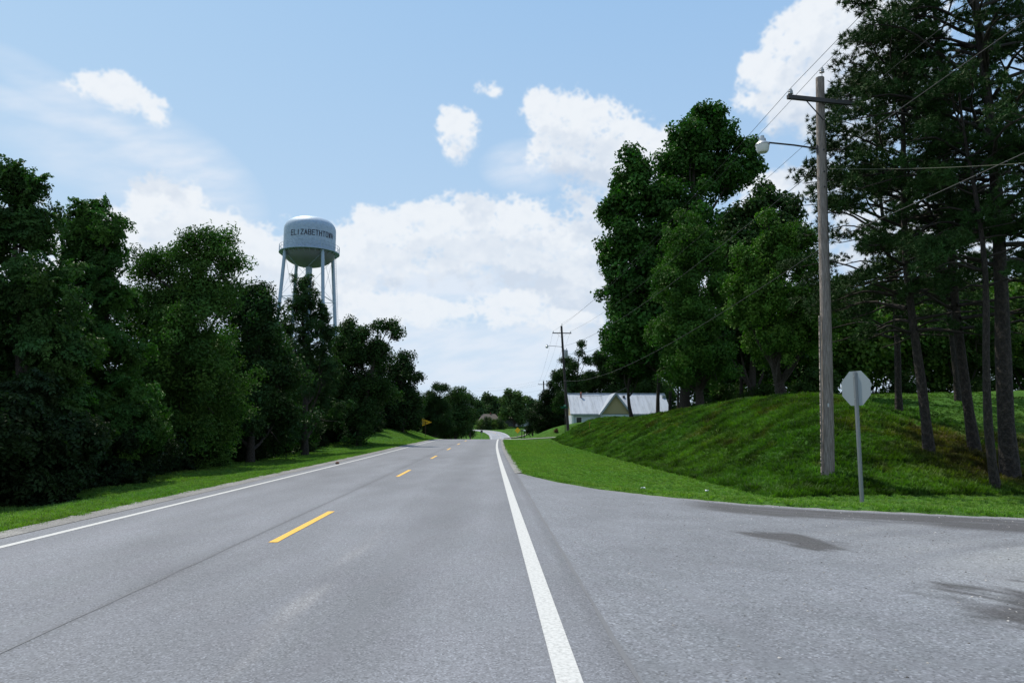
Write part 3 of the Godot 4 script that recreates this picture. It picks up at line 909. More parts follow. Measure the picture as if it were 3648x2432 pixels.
func make_roads() -> void:
	var offs := []
	var o := -3.92
	while o < 3.76:
		offs.append(o)
		o += 0.1 if absf(o + 0.4) < 0.35 or absf(o - 1.2) < 0.3 or o > 3.5 else 0.2
	offs.append(3.76)
	var m := MB.new()
	var cut := 0
	while centre_line[cut].z > -40.0: cut += 1
	ribbon(m, 0, cut + 1, offs, 0.0, asphalt_tint)
	var coarse := [-3.92, -3.72, -3.0, -2.0, -0.6, -0.42, -0.2, 1.0, 2.0, 3.0, 3.64, 3.76]
	ribbon(m, cut, centre_line.size(), coarse, 0.0, asphalt_tint)
	for s in [-3.92, 3.76]:      # the cut edge of the surface
		for i in centre_line.size() - 1:
			var sx := Vector3(s, 0, 0)
			m.quad(centre_line[i] + sx, centre_line[i + 1] + sx, centre_line[i + 1] + sx - Vector3(0, 0.12, 0), centre_line[i] + sx - Vector3(0, 0.12, 0))
	var road := struct("highway", m, M.asphalt)
	road.set_meta("label", "grey two-lane asphalt highway running over a crest and bending left far off")
	for s in [[-3.39, -3.27], [3.25, 3.41]]:
		m = MB.new()
		ribbon(m, 0, centre_line.size(), s, 0.004)
		part("edge_line", m, M.white_line, road)
	# yellow dashes
	var start := 9.95
	for k in range(-3, 23):
		var d0 := start + k * 13.1
		m = MB.new()
		var rows := []
		for i in 9:
			var d := d0 + 3.6 * i / 8.0
			var c := Vector3(look(centre_table, d), look(profile_table, d) + 0.005, -d)
			var w := 0.058 + 0.006 * bumps.get_noise_1d(d * 30.0)
			rows.append([c - Vector3(w, 0, 0), c + Vector3(w, 0, 0)])
		for i in 8: m.quad(rows[i][0], rows[i + 1][0], rows[i + 1][1], rows[i][1])
		part("centre_dash", m, M.yellow_line, road)
	m = MB.new()
	var bend := 0
	while centre_line[bend].z > -299.0: bend += 1
	ribbon(m, bend, centre_line.size(), [-0.07, 0.07], 0.004)
	part("centre_line", m, M.yellow_line, road)
	for q in [[-0.42, 0.010, 40.0], [3.74, 0.016, 90.0]]:      # the joint between the lanes, and the seam along the old pavement edge
		m = MB.new()
		var last := []
		for i in centre_line.size():
			var z: float = -centre_line[i].z
			if z < 1.0 or z > q[2]: continue
			var n := bumps.get_noise_1d(z * 14.0 + q[0] * 50.0)
			var w: float = q[1] * (0.9 + 0.8 * n)
			var mid: float = q[0] + 0.02 * bumps.get_noise_1d(z * 5.0)
			var row := [centre_line[i] + Vector3(mid - w, 0.003, 0), centre_line[i] + Vector3(mid + w, 0.003, 0)]
			if last and w > 0.002: m.quad(last[0], row[0], row[1], last[1])
			last = row if w > 0.002 else []
		part("joint", m, M.tar, road)
	# the mouth of the side road
	m = MB.new()
	var ax := spread([[0.8, 0.12], [11.0, 0.4], [20.0, 4.0], [60.0, 40.0], [300, 1]])
	var grid := []
	for x in ax:
		var row := []
		var top := north(x) + 0.16 * bumps.get_noise_1d(x * 6.0) + 0.10 * bumps.get_noise_1d(x * 25.0)
		var low := along(south_edge_x, south_edge_d, x)
		for k in 121:
			var q := k / 120.0
			var d := lerpf(top, low, pow(q, 1.15))
			row.append(Vector3(x, look(profile_table, d) - 0.006, -d))
		grid.append(row)
	for i in grid.size() - 1:
		for k in 120:
			var q := [grid[i][k], grid[i + 1][k], grid[i + 1][k + 1], grid[i][k + 1]]
			for j in [0, 1, 2, 0, 2, 3]:
				m.ink = apron_tint(q[j])
				m.vert(q[j], Vector3.UP, Vector2(q[j].x, q[j].z))
		m.quad(grid[i][0] - Vector3(0, 0.12, 0), grid[i + 1][0] - Vector3(0, 0.12, 0), grid[i + 1][0], grid[i][0])
	struct("side_road", m, M.apron)
	# the second side road, climbing behind the bank
	m = MB.new()
	m.ink = Color(0.2, 0.195, 0.19) * 1.75
	var x := 0.9
	while x < 17.0:
		var q := [driveway_d(x), driveway_d(x + 0.5)]
		var h := [maxf(look(profile_table, q[0]) + 0.02, driveway_h(x)), maxf(look(profile_table, q[1]) + 0.02, driveway_h(x + 0.5))]
		m.quad(Vector3(x, h[0], -q[0] - 1.8), Vector3(x + 0.5, h[1], -q[1] - 1.8), Vector3(x + 0.5, h[1], -q[1] + 1.8), Vector3(x, h[0], -q[0] + 1.8))
		x += 0.5
	struct("driveway", m, M.apron)
	# gravel driveway of the far yard
	m = MB.new()
	m.ink = Color(0.3, 0.28, 0.25) * 1.6
	var g := [Vector3(5.0, 0, -268), Vector3(9.5, 0, -272), Vector3(13, 0, -282), Vector3(16, 0, -300)]
	for i in g.size() - 1:
		var a: Vector3 = ground(g[i].x, g[i].z) + Vector3.UP * 0.2
		var b: Vector3 = ground(g[i + 1].x, g[i + 1].z) + Vector3.UP * 0.2
		m.quad(a + Vector3(0, 0, -5), b + Vector3(0, 0, -5), b + Vector3(0, 0, 3), a + Vector3(0, 0, 3))
	struct("gravel_drive", m, M.apron)

func make_gravel() -> void:
	# the strip of loose grit between asphalt and turf, and stones strewn on the side road
	var m := MB.new()
	for i in range(0, centre_line.size() - 1):
		if centre_line[i].z < -110.0: break
		for s in [0, 1]:
			var p: Vector3 = centre_line[i]
			var q: Vector3 = centre_line[i + 1]
			var a := [] 
			for e in [p, q]:
				if s == 0: a.append([e + Vector3(-3.80, 0.006, 0), e + Vector3(-4.12 - 0.22 * absf(bumps.get_noise_1d(e.z * 9.0)) - 0.1 * bumps.get_noise_1d(e.z * 30.0), 0.03, 0)])
				elif p.z < -24.0: a.append([e + Vector3(3.98 + 0.1 * bumps.get_noise_1d(e.z * 20.0), 0.026, 0), e + Vector3(3.70, 0.005, 0)])
			if a.size() < 2: continue
			m.ink = Color(0.2, 0.198, 0.195) * (1.45 + 0.6 * bumps.get_noise_2d(p.z * 8.0, s * 50.0))
			m.quad(a[0][1], a[1][1], a[1][0], a[0][0])
	struct("gravel_shoulder", m, M.apron)
	var st := MB.new()
	var pr := []
	for k in 6:
		var a := TAU * k / 6.0
		pr.append(Vector3(cos(a) * (0.8 + 0.3 * sin(k * 2.7)), 0.1 * sin(k * 1.9), sin(a) * (0.8 + 0.25 * cos(k * 3.3))))
	for k in 6:
		st.tri(Vector3(0.1, 0.62, 0.05), pr[k], pr[(k + 1) % 6])
		st.tri(Vector3(0, -0.3, 0), pr[(k + 1) % 6], pr[k])
	var xs := []
	var cs := PackedColorArray()
	for i in 5200:
		var x := rng.randf_range(1.0, 12.0)
		var d := rng.randf_range(2.5, 16.0)
		if d > north(x) - 0.1: continue
		var near_rim := smoothstep(1.0, 0.1, north(x) - d)
		if rng.randf() > 0.35 + 0.5 * smoothstep(2.5, 6.0, x) + near_rim: continue
		var s := 0.005 + (0.012 + 0.01 * near_rim) * pow(rng.randf(), 3.0)
		xs.append(Transform3D(Basis.from_euler(Vector3(0, rng.randf() * TAU, 0)).scaled(Vector3(s, s * 0.8, s)), Vector3(x, look(profile_table, d) - 0.004, -d)))
		var g := rng.randf_range(0.04, 0.3) if rng.randf() < 0.75 else rng.randf_range(0.3, 0.5)
		cs.append(Color(g, g * 0.97, g * 0.95))
	tag(copies("loose_gravel", st.done(), M.stone, xs, cs, self), "loose gravel stones strewn over the side road mouth", "gravel")

func make_grass() -> void:
	var kinds := []
	for k in 2:
		var r := RandomNumberGenerator.new()
		r.seed = 55 + k
		var m := MB.new()
		for i in 13:
			var a := r.randf() * TAU
			var out := Vector3(cos(a), 0, sin(a))
			var foot := out * r.randf() * 0.5
			var tall := r.randf_range(0.55, 1.0)
			var side := out.cross(Vector3.UP) * 0.055
			var bow := out * r.randf_range(0.15, 0.5) * tall
			m.ink = Color.WHITE * r.randf_range(0.75, 1.25)
			var mid := foot + Vector3.UP * tall * 0.6 + bow * 0.4
			var tip := foot + Vector3.UP * tall + bow
			m.quad(foot - side, mid - side * 0.7, mid + side * 0.7, foot + side)
			m.tri(mid - side * 0.7, tip, mid + side * 0.7)
		kinds.append(m.done())
	var xs := []
	var cs := PackedColorArray()
	var wild := []
	var wild_c := PackedColorArray()
	var sow := func(x: float, d: float, h: float, rough: bool) -> void:
		var p := ground(x, -d)
		var s := h * rng.randf_range(0.65, 1.25)
		var b := Basis.from_euler(Vector3(rng.randf_range(-0.2, 0.2), rng.randf() * TAU, rng.randf_range(-0.2, 0.2))).scaled(Vector3(maxf(s, 0.09) * 1.5, s, maxf(s, 0.09) * 1.5))
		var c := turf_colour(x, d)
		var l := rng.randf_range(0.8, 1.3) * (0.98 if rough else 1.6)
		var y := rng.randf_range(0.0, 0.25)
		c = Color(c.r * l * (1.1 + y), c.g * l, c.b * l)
		if rough:
			var k := 0.68 + 0.8 * bumps.get_noise_2d(x * 2.2 + 60.0, d * 1.6) + 0.25 * rng.randf()
			c = Color(c.r * k * 0.9, c.g * k, c.b * k)
		if rough: wild.append(Transform3D(b, p)); wild_c.append(c)
		else: xs.append(Transform3D(b, p)); cs.append(c)
	for i in 34000:      # the verge on the left
		var d := 8.0 + 90.0 * pow(rng.randf(), 1.7)
		var x := look(centre_table, d) - 4.0 - 8.0 * pow(rng.randf(), 1.3)
		if d > 50.0 and rng.randf() < 0.5: continue
		sow.call(x, d, 0.055 + 0.03 * rng.randf(), false)
	for i in 46000:      # the mown triangle on the right
		var x := 0.95 + 17.0 * pow(rng.randf(), 1.3)
		var d := 11.0 + 70.0 * pow(rng.randf(), 2.2)
		if d < north(x) - 0.16 * rng.randf() * rng.randf() - 0.02 or (x > 8.2 and d > 19.0): continue
		sow.call(x, d, 0.055 + 0.03 * rng.randf(), false)
	for i in 60000:      # the uncut bank
		var d := 18.4 + 66.0 * pow(rng.randf(), 1.5)
		var x := 7.0 + 7.5 * rng.randf() + (4.0 if rng.randf() < 0.2 else 0.0)
		if d < 18.4: continue
		var tuft := bumps.get_noise_2d(x * 3.0 + 11.0, d * 3.0)
		sow.call(x, d, 0.075 + 0.16 * maxf(0.0, tuft) + 0.10 * pow(rng.randf(), 3.0), true)
	for i in 9000:       # thin grass under the pines
		var x := rng.randf_range(11.0, 26.0)
		var d := rng.randf_range(18.6, 40.0)
		sow.call(x, d, 0.07, true)
	tag(copies("mown_grass", kinds[0], M.grass, xs, cs, self), "short mown grass on the verges along the road", "grass")
	tag(copies("bank_grass", kinds[1], M.grass, wild, wild_c, self), "uncut grass on the bank right of the road", "grass")


# ---------------------------------------------------------------- the water tower
const STROKES := {
	"E": [[0, 0, 0, 1], [0, 1, 1, 1], [0, 0.52, 0.85, 0.52], [0, 0, 1, 0]],
	"L": [[0, 0, 0, 1], [0, 0, 1, 0]],
	"I": [[0.5, 0, 0.5, 1]],
	"Z": [[0, 1, 1, 1], [1, 1, 0, 0], [0, 0, 1, 0]],
	"A": [[0, 0, 0.5, 1], [0.5, 1, 1, 0], [0.22, 0.38, 0.78, 0.38]],
	"B": [[0, 0, 0, 1], [0, 1, 0.8, 1], [0.8, 1, 0.95, 0.85], [0.95, 0.85, 0.95, 0.65], [0.95, 0.65, 0.8, 0.52], [0, 0.52, 0.8, 0.52], [0.8, 0.52, 1, 0.38], [1, 0.38, 1, 0.14], [1, 0.14, 0.85, 0], [0, 0, 0.85, 0]],
	"T": [[0.5, 0, 0.5, 1], [0, 1, 1, 1]],
	"H": [[0, 0, 0, 1], [1, 0, 1, 1], [0, 0.52, 1, 0.52]],
	"O": [[0.2, 0, 0, 0.18], [0, 0.18, 0, 0.82], [0, 0.82, 0.2, 1], [0.2, 1, 0.8, 1], [0.8, 1, 1, 0.82], [1, 0.82, 1, 0.18], [1, 0.18, 0.8, 0], [0.8, 0, 0.2, 0]],
	"W": [[0, 1, 0.25, 0], [0.25, 0, 0.5, 0.8], [0.5, 0.8, 0.75, 0], [0.75, 0, 1, 1]],
	"N": [[0, 0, 0, 1], [0, 1, 1, 0], [1, 0, 1, 1]],
}

func water_tower() -> void:
	var d := 119.0
	var c := px(307.9, 300.0, d)
	var base := Vector3(c.x, 0.0, c.z)
	var t := thing("water_tower", base, "silver water tower lettered with the town name above the left trees", "water tower", "", atan2(-c.x, -c.z))
	# local +z now points at the eye's side of the tower
	var deck := px(308.6, 245.6, d - 4.3).y
	var R := 4.18
	var top := px(308.6, 215.0, d - 2.0).y
	var shoulder := deck + 3.6
	var prof := [Vector2(R, deck - 0.15), Vector2(R, deck + 1.2), Vector2(R, deck + 2.5), Vector2(R, shoulder)]
	for k in range(1, 10):
		var a := k / 9.0 * PI / 2.0
		prof.append(Vector2(R * pow(cos(a), 0.62) if k < 9 else 0.02, shoulder + (top - shoulder) * sin(a)))
	var m := MB.new()
	m.lathe(prof, 64)
	var tank := part("tank", m, M.tank, t)
	for y in [deck + 1.25, deck + 2.5]:       # welded seams
		m = MB.new()
		m.lathe([Vector2(R + 0.002, y - 0.03), Vector2(R + 0.014, y), Vector2(R + 0.002, y + 0.03)], 64)
		part("seam", m, M.tank, tank)
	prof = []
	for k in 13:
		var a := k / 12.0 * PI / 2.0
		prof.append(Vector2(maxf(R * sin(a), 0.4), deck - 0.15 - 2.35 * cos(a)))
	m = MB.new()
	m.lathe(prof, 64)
	part("tank_bottom", m, M.shaded_underside, t)
	m = MB.new()
	m.lathe([Vector2(0.0, 0.35), Vector2(0.55, 0.35), Vector2(0.55, 0.75), Vector2(0.0, 0.8)].map(func(p): return Vector2(p.x, p.y + top - 0.42)), 16)
	part("vent", m, M.iron, t)
	m = MB.new()
	m.lathe([Vector2(0.62, -0.5), Vector2(0.52, 2.0), Vector2(0.52, deck - 2.3)], 24)
	part("riser_pipe", m, M.tank, t)
	m = MB.new()
	m.lathe([Vector2(R, deck - 0.28), Vector2(R + 0.68, deck - 0.28), Vector2(R + 0.68, deck - 0.16), Vector2(R, deck - 0.16)], 64)
	for k in 32:
		var a := TAU * k / 32.0
		m.bar(Vector3(cos(a) * R, deck - 0.8, sin(a) * R), Vector3(cos(a) * (R + 0.6), deck - 0.3, sin(a) * (R + 0.6)), 0.05, 0.05)
	var walk := part("balcony", m, M.tank, t)
	m = MB.new()
	for y in [deck + 0.42, deck + 0.92]:
		var ring := []; var rr := []
		for k in 65:
			ring.append(Vector3(cos(TAU * k / 64) * (R + 0.63), y, sin(TAU * k / 64) * (R + 0.63)))
			rr.append(0.028)
		m.tube(ring, rr, 5, false)
	for k in 32:
		var a := TAU * k / 32.0
		m.bar(Vector3(cos(a) * (R + 0.63), deck - 0.16, sin(a) * (R + 0.63)), Vector3(cos(a) * (R + 0.63), deck + 0.92, sin(a) * (R + 0.63)), 0.05, 0.05)
	part("railing", m, M.tank, walk)
	# four splayed legs, rods and struts between them
	var turn := deg_to_rad(62.0)
	var feet := []
	var heads := []
	for k in 4:
		var a := turn + TAU * k / 4.0
		heads.append(Vector3(cos(a) * (R + 0.12), deck - 0.3, sin(a) * (R + 0.12)))
		feet.append(Vector3(cos(a) * (R + 2.3), -0.3, sin(a) * (R + 2.3)))
	for k in 4:
		m = MB.new()
		m.tube([feet[k], heads[k]], [0.30, 0.27], 16)
		part("leg", m, M.tank, t)
	for s in 3:
		var y := deck * (0.27 + 0.24 * s)
		for k in 4:
			var a: Vector3 = feet[k].lerp(heads[k], y / deck)
			var b: Vector3 = feet[(k + 1) % 4].lerp(heads[(k + 1) % 4], y / deck)
			m = MB.new()
			m.tube([a, b], [0.07, 0.07], 6)
			part("strut", m, M.tank, t)
			m = MB.new()
			var b2: Vector3 = feet[(k + 1) % 4].lerp(heads[(k + 1) % 4], minf(1.0, y / deck + 0.24))
			var a2: Vector3 = feet[k].lerp(heads[k], minf(1.0, y / deck + 0.24))
			m.tube([a, b2], [0.022, 0.022], 4)
			m.tube([b, a2], [0.022, 0.022], 4)
			part("brace_rod", m, M.tank, t)
	m = MB.new()
	var la := heads[3] as Vector3
	var lf := feet[3] as Vector3
	var out := Vector3(la.x, 0, la.z).normalized() * 0.5
	var across := out.cross(Vector3.UP).normalized() * 0.2
	for s in [-1, 1]: m.tube([lf + out + across * s, la + out + across * s], [0.025, 0.025], 4)
	for k in 70:
		var p := (lf + out).lerp(la + out, k / 70.0)
		m.bar(p - across, p + across, 0.02, 0.02)
	part("ladder", m, M.tank, t)
	# the name, lettered round the tank
	var word := "ELIZABETHTOWN"
	var from := deg_to_rad(-44.0)
	var to := deg_to_rad(57.0)
	var cell := (to - from) * R / (word.length() - 0.45)
	var y0 := deck + 1.95
	for i in word.length():
		m = MB.new()
		var w := cell * 0.64 * (0.5 if word[i] == "I" else 1.0)
		for s in STROKES[word[i]]:
			var a := Vector2(s[0] * w, s[1] * 0.8)
			var b := Vector2(s[2] * w, s[3] * 0.8)
			var dir := (b - a).normalized()
			var side := Vector2(-dir.y, dir.x) * 0.062
			a -= dir * 0.06
			b += dir * 0.06
			var on := func(q: Vector2) -> Vector3:
				var ang := from + (i * cell + q.x + (w * 0.25 if word[i] == "I" else 0.0)) / R
				return Vector3(sin(ang) * (R + 0.02), y0 + q.y, cos(ang) * (R + 0.02))
			for k in 4:
				var p := a.lerp(b, k / 4.0)
				var q := a.lerp(b, (k + 1) / 4.0)
				m.quad(on.call(p + side), on.call(q + side), on.call(q - side), on.call(p - side))
		part("letter", m, M.lettering, tank)


# ---------------------------------------------------------------- poles and wires
func utility_pole(at: Vector3, tall: float, r0: float, r1: float, lean: Vector3, turn: float, wood: Material, arm_drop: float, label: String) -> Dictionary:
	var t := thing("utility_pole", at, label, "utility pole", "utility poles along the road")
	var m := MB.new()
	var pts := []; var radii := []
	for i in 12:
		var q := i / 11.0
		pts.append(Vector3(0, tall * q - 0.3 * (1.0 - q), 0) + lean * q + Vector3(sin(q * 5.0), 0, cos(q * 4.0)) * 0.02)
		radii.append(lerpf(r0, r1, q) * (1.0 + 0.012 * sin(i * 2.3)))
	m.tube(pts, radii, 16)
	part("pole", m, wood, t)
	var head := lean + Vector3(0, tall, 0)
	var b := Basis(Vector3.UP, turn)
	var arm_at := head - Vector3(0, arm_drop, 0) + b * Vector3(0, 0, r1 + 0.05)
	m = MB.new()
	m.box(Transform3D(b, arm_at), Vector3(2.44, 0.115, 0.095))
	part("crossarm", m, M.arm_wood, t)
	for s in [-1.0, 1.0]:
		m = MB.new()
		m.bar(arm_at + b * Vector3(s * 0.62, -0.05, -0.012), arm_at + b * Vector3(s * 0.08, -0.58, -0.03), 0.035, 0.012)
		part("brace", m, M.iron, t)
	var pins := []
	for p in [arm_at + b * Vector3(-1.12, 0.06, 0), head + Vector3(0.04, 0.12, 0), arm_at + b * Vector3(1.12, 0.06, 0)]:
		m = MB.new()
		m.lathe([Vector2(0.012, -0.12), Vector2(0.012, 0.05)], 6, Transform3D(Basis(), p))
		m.lathe([Vector2(0.02, 0.03), Vector2(0.075, 0.04), Vector2(0.06, 0.075), Vector2(0.035, 0.085), Vector2(0.07, 0.1), Vector2(0.055, 0.14), Vector2(0.03, 0.15), Vector2(0.045, 0.17), Vector2(0.02, 0.2), Vector2(0.0, 0.2)], 12, Transform3D(Basis(), p))
		part("insulator", m, M.porcelain, t)
		pins.append(at + p + Vector3(0, 0.2, 0))
	return {"node": t, "pins": pins, "head": head, "at": at}

func pole_point(p: Dictionary, y: float) -> Vector3:
	return p.at + p.head * (y / p.head.y)

func lamp(p: Dictionary, y: float, long: float, r: float) -> void:
	# a bucket lamp on an iron arm, part of its pole
	var t: Node3D = p.node
	var a: Vector3 = pole_point(p, y) - p.at
	var e := a + Vector3(-long, 0.14, 0.12)
	var m := MB.new()
	m.tube([a, a.lerp(e, 0.5) + Vector3(0, 0.02, 0), e], [0.026, 0.026, 0.026], 8)
	m.bar(a + Vector3(-r - 0.02, -0.12, 0), a + Vector3(-r - 0.02, 0.12, 0), 0.08, 0.03)
	part("lamp_arm", m, M.iron, t)
	var x := Transform3D(Basis(), e + Vector3(-0.1, 0, 0))
	m = MB.new()
	m.lathe([Vector2(0.195, -0.10), Vector2(0.2, -0.075), Vector2(0.17, -0.03), Vector2(0.10, 0.02), Vector2(0.095, 0.1), Vector2(0.06, 0.115), Vector2(0.055, 0.19), Vector2(0.0, 0.2)], 20, x)
	part("lamp_hood", m, M.steel, t)
	m = MB.new()
	m.lathe([Vector2(0.0, -0.31), Vector2(0.13, -0.3), Vector2(0.165, -0.25), Vector2(0.19, -0.10)], 20, x)
	part("lamp_bowl", m, M.refractor, t)

func wire(called: String, stops: Array, sags: Array, r: float, mat: Material, label: String, group := "") -> void:
	var m := MB.new()
	for i in stops.size() - 1:
		var pts := []; var radii := []
		for k in 25:
			var q := k / 24.0
			pts.append(stops[i].lerp(stops[i + 1], q) - Vector3.UP * sags[i] * 4.0 * q * (1.0 - q))
			radii.append(r)
		m.tube(pts, radii, 4, false)
	var o := part(called, m, mat, self)
	tag(o, label, "power line", group)

func poles() -> void:
	var b1 := stand(828.5, 493.5, 20.0)
	var top1 := px(820.8, 77.5, 20.0)
	var p1 := utility_pole(b1, top1.y - b1.y, 0.165, 0.118, Vector3(top1.x - b1.x, 0, 0), deg_to_rad(10.0), M.pole_wood, 0.78, "weathered grey wooden utility pole with bucket lamp, beside the stop sign")
	lamp(p1, px(820, 149.0, 20).y - b1.y, 1.68, 0.13)
	var m := MB.new()
	m.bar(Vector3(-0.185, 0.0, 0.06), Vector3(-0.175 + (top1.x - b1.x) * 0.4, 4.4, 0.04), 0.05, 0.04)
	part("conduit", m, M.pole_wood, p1.node)
	m = MB.new()
	m.tube([Vector3(0.10, 0.1, 0.125), Vector3(0.085, 4.0, 0.118) + p1.head * Vector3(0.36, 0, 0), Vector3(0.07, 10.0, 0.10) + p1.head * Vector3(0.9, 0, 0)], [0.007, 0.007, 0.007], 5, false)
	part("ground_wire", m, M.wire, p1.node)
	m = MB.new()
	m.box(Transform3D(Basis(), Vector3(-0.01 + p1.head.x * 0.17, 1.9, 0.162)), Vector3(0.07, 0.1, 0.004))
	part("pole_tag", m, M.steel, p1.node)
	for y in [9.2, 8.1, 8.55]:
		m = MB.new()
		m.lathe([Vector2(0.0, 0.0), Vector2(0.022, 0.0), Vector2(0.022, 0.03), Vector2(0.0, 0.035)], 6, Transform3D(Basis(Vector3.RIGHT, PI / 2), Vector3(p1.head.x * y / p1.head.y, y, 0.115)))
		part("bolt", m, M.iron, p1.node)
	var b2 := stand(568.3, 430.0, 92.5)
	var top2 := px(561.6, 325.5, 92.5)
	var p2 := utility_pole(b2, top2.y - b2.y, 0.2, 0.13, Vector3(top2.x - b2.x, 0, 0), deg_to_rad(4.0), M.dark_wood, 0.95, "dark utility pole carrying a transformer can in front of the white roofed house")
	lamp(p2, px(562, 346.5, 92.5).y - b2.y, 1.95, 0.15)
	m = MB.new()
	var can := p2.head as Vector3 - Vector3(-0.5, 4.1, 0)
	m.lathe([Vector2(0.0, 0.0), Vector2(0.26, 0.0), Vector2(0.28, 0.05), Vector2(0.28, 0.95), Vector2(0.2, 1.03), Vector2(0.0, 1.05)], 18, Transform3D(Basis(), can))
	m.box(Transform3D(Basis(), can + Vector3(-0.3, 0.5, 0)), Vector3(0.2, 0.6, 0.12))
	m.lathe([Vector2(0.03, 1.0), Vector2(0.06, 1.1), Vector2(0.03, 1.25), Vector2(0.0, 1.25)], 8, Transform3D(Basis(), can + Vector3(0.1, 0, 0.05)))
	part("transformer", m, M.steel, p2.node)
	var b3 := stand(545.5, 431.0, 163.0)
	var top3 := px(543.6, 380.5, 163.0)
	var p3 := utility_pole(b3, top3.y - b3.y, 0.2, 0.14, Vector3(top3.x - b3.x, 0, 0), 0.0, M.dark_wood, 0.75, "slim dark utility pole farthest off, before the dark roadside trees")
	# the line goes on towards and behind the photographer, and over the hill
	var off := Vector3(0.6, 0.6, 72)
	var far_off := Vector3(-16.0, 2.0, -75)
	var n := ["left crossarm wire", "pole top wire", "right crossarm wire"]
	for k in 3:
		wire("power_line", [p1.pins[k] + off, p1.pins[k], p2.pins[k], p3.pins[k], p3.pins[k] + far_off], [0.7, 0.8, 0.7, 0.6], 0.0085, M.wire, ["thin bare wire strung from the left ends of the crossarms", "thin bare wire strung along the very tops of the poles", "thin bare wire strung from the right ends of the crossarms"][k], "overhead wires along the road")
	var a1: Vector3 = p1.at + p1.head - Vector3(-0.12, 2.45, -0.1)
	var a2: Vector3 = p2.at + p2.head - Vector3(-0.15, 2.6, -0.1)
	var a3: Vector3 = p3.at + p3.head - Vector3(-0.15, 1.9, -0.1)
	wire("power_line", [a1 + off, a1, a2, a3, a3 + far_off], [0.9, 1.0, 0.9, 0.6], 0.012, M.wire, "thicker wire fixed to the sides of the poles below the crossarms", "overhead wires along the road")
	wire("power_line", [a1 + off - Vector3(0, 2.6, 0), a1 - Vector3(0, 2.4, 0), a2 - Vector3(0, 4.4, 0)], [0.9, 1.3], 0.011, M.wire, "lowest cable of the line, leaving the near pole under its lamp", "overhead wires along the road")
	# services that leave the line
	wire("service_wire", [p1.at + p1.head - Vector3(-0.12, 1.2, 0), px(1024, 168.5, 23.0), px(1500, 175, 30)], [0.05, 0.1], 0.006, M.cable, "upper pale service wire running right from the near pole into the pines")
	wire("service_wire", [p1.at + p1.head - Vector3(-0.12, 2.75, 0), px(1024, 163.0, 16.0), px(1700, 210, 16)], [0.06, 0.1], 0.007, M.cable, "lower pale service cable running right from the lamp's height on the near pole")
	var h2: Vector3 = p2.at + p2.head - Vector3(-0.2, 3.6, 0)
	wire("service_wire", [h2, px(614, 337, 108)], [0.8], 0.018, M.wire, "dark service wire dipping right from the transformer to the trees")
	wire("service_wire", [p2.at + p2.head - Vector3(-0.15, 8.3, 0), px(640, 378, 108)], [1.5], 0.018, M.wire, "dark slack wire hanging from halfway up the transformer pole")


# ---------------------------------------------------------------- signs and small things
func octagon(r: float, thick: float, z: float, m: MB) -> void:
	var p := []
	for k in 8:
		var a := TAU * (k + 0.5) / 8.0
		p.append(Vector3(cos(a) * r, sin(a) * r, z))
	for k in range(1, 7):
		m.tri(p[0], p[k + 1], p[k])
		var q := Vector3(0, 0, -thick)
		m.tri(p[0] + q, p[k] + q, p[k + 1] + q)
	for k in 8:
		m.quad(p[k], p[(k + 1) % 8], p[(k + 1) % 8] - Vector3(0, 0, thick), p[k] - Vector3(0, 0, thick))

func words(text: String, size: float, mat: Material, at: Transform3D, parent: Node3D) -> void:
	var t := TextMesh.new()
	var f := SystemFont.new()
	f.font_names = PackedStringArray(["Droid Sans"])
	f.font_weight = 700
	t.font = f
	t.text = text
	t.font_size = 64
	t.pixel_size = size / 46.0
	t.depth = 0.002
	var o := part("lettering", t, mat, parent)
	o.transform = at

func channel_post(m: MB, tall: float) -> void:
	# a U-shaped steel post, open towards its sign
	m.box(Transform3D(Basis(), Vector3(0, tall * 0.5 - 0.2, 0)), Vector3(0.045, tall + 0.4, 0.006))
	for s in [-1, 1]:
		m.box(Transform3D(Basis(Vector3.UP, s * 0.35), Vector3(s * 0.03, tall * 0.5 - 0.2, 0.016)), Vector3(0.006, tall + 0.4, 0.036))
		m.box(Transform3D(Basis(), Vector3(s * 0.044, tall * 0.5 - 0.2, 0.034)), Vector3(0.024, tall + 0.4, 0.005))

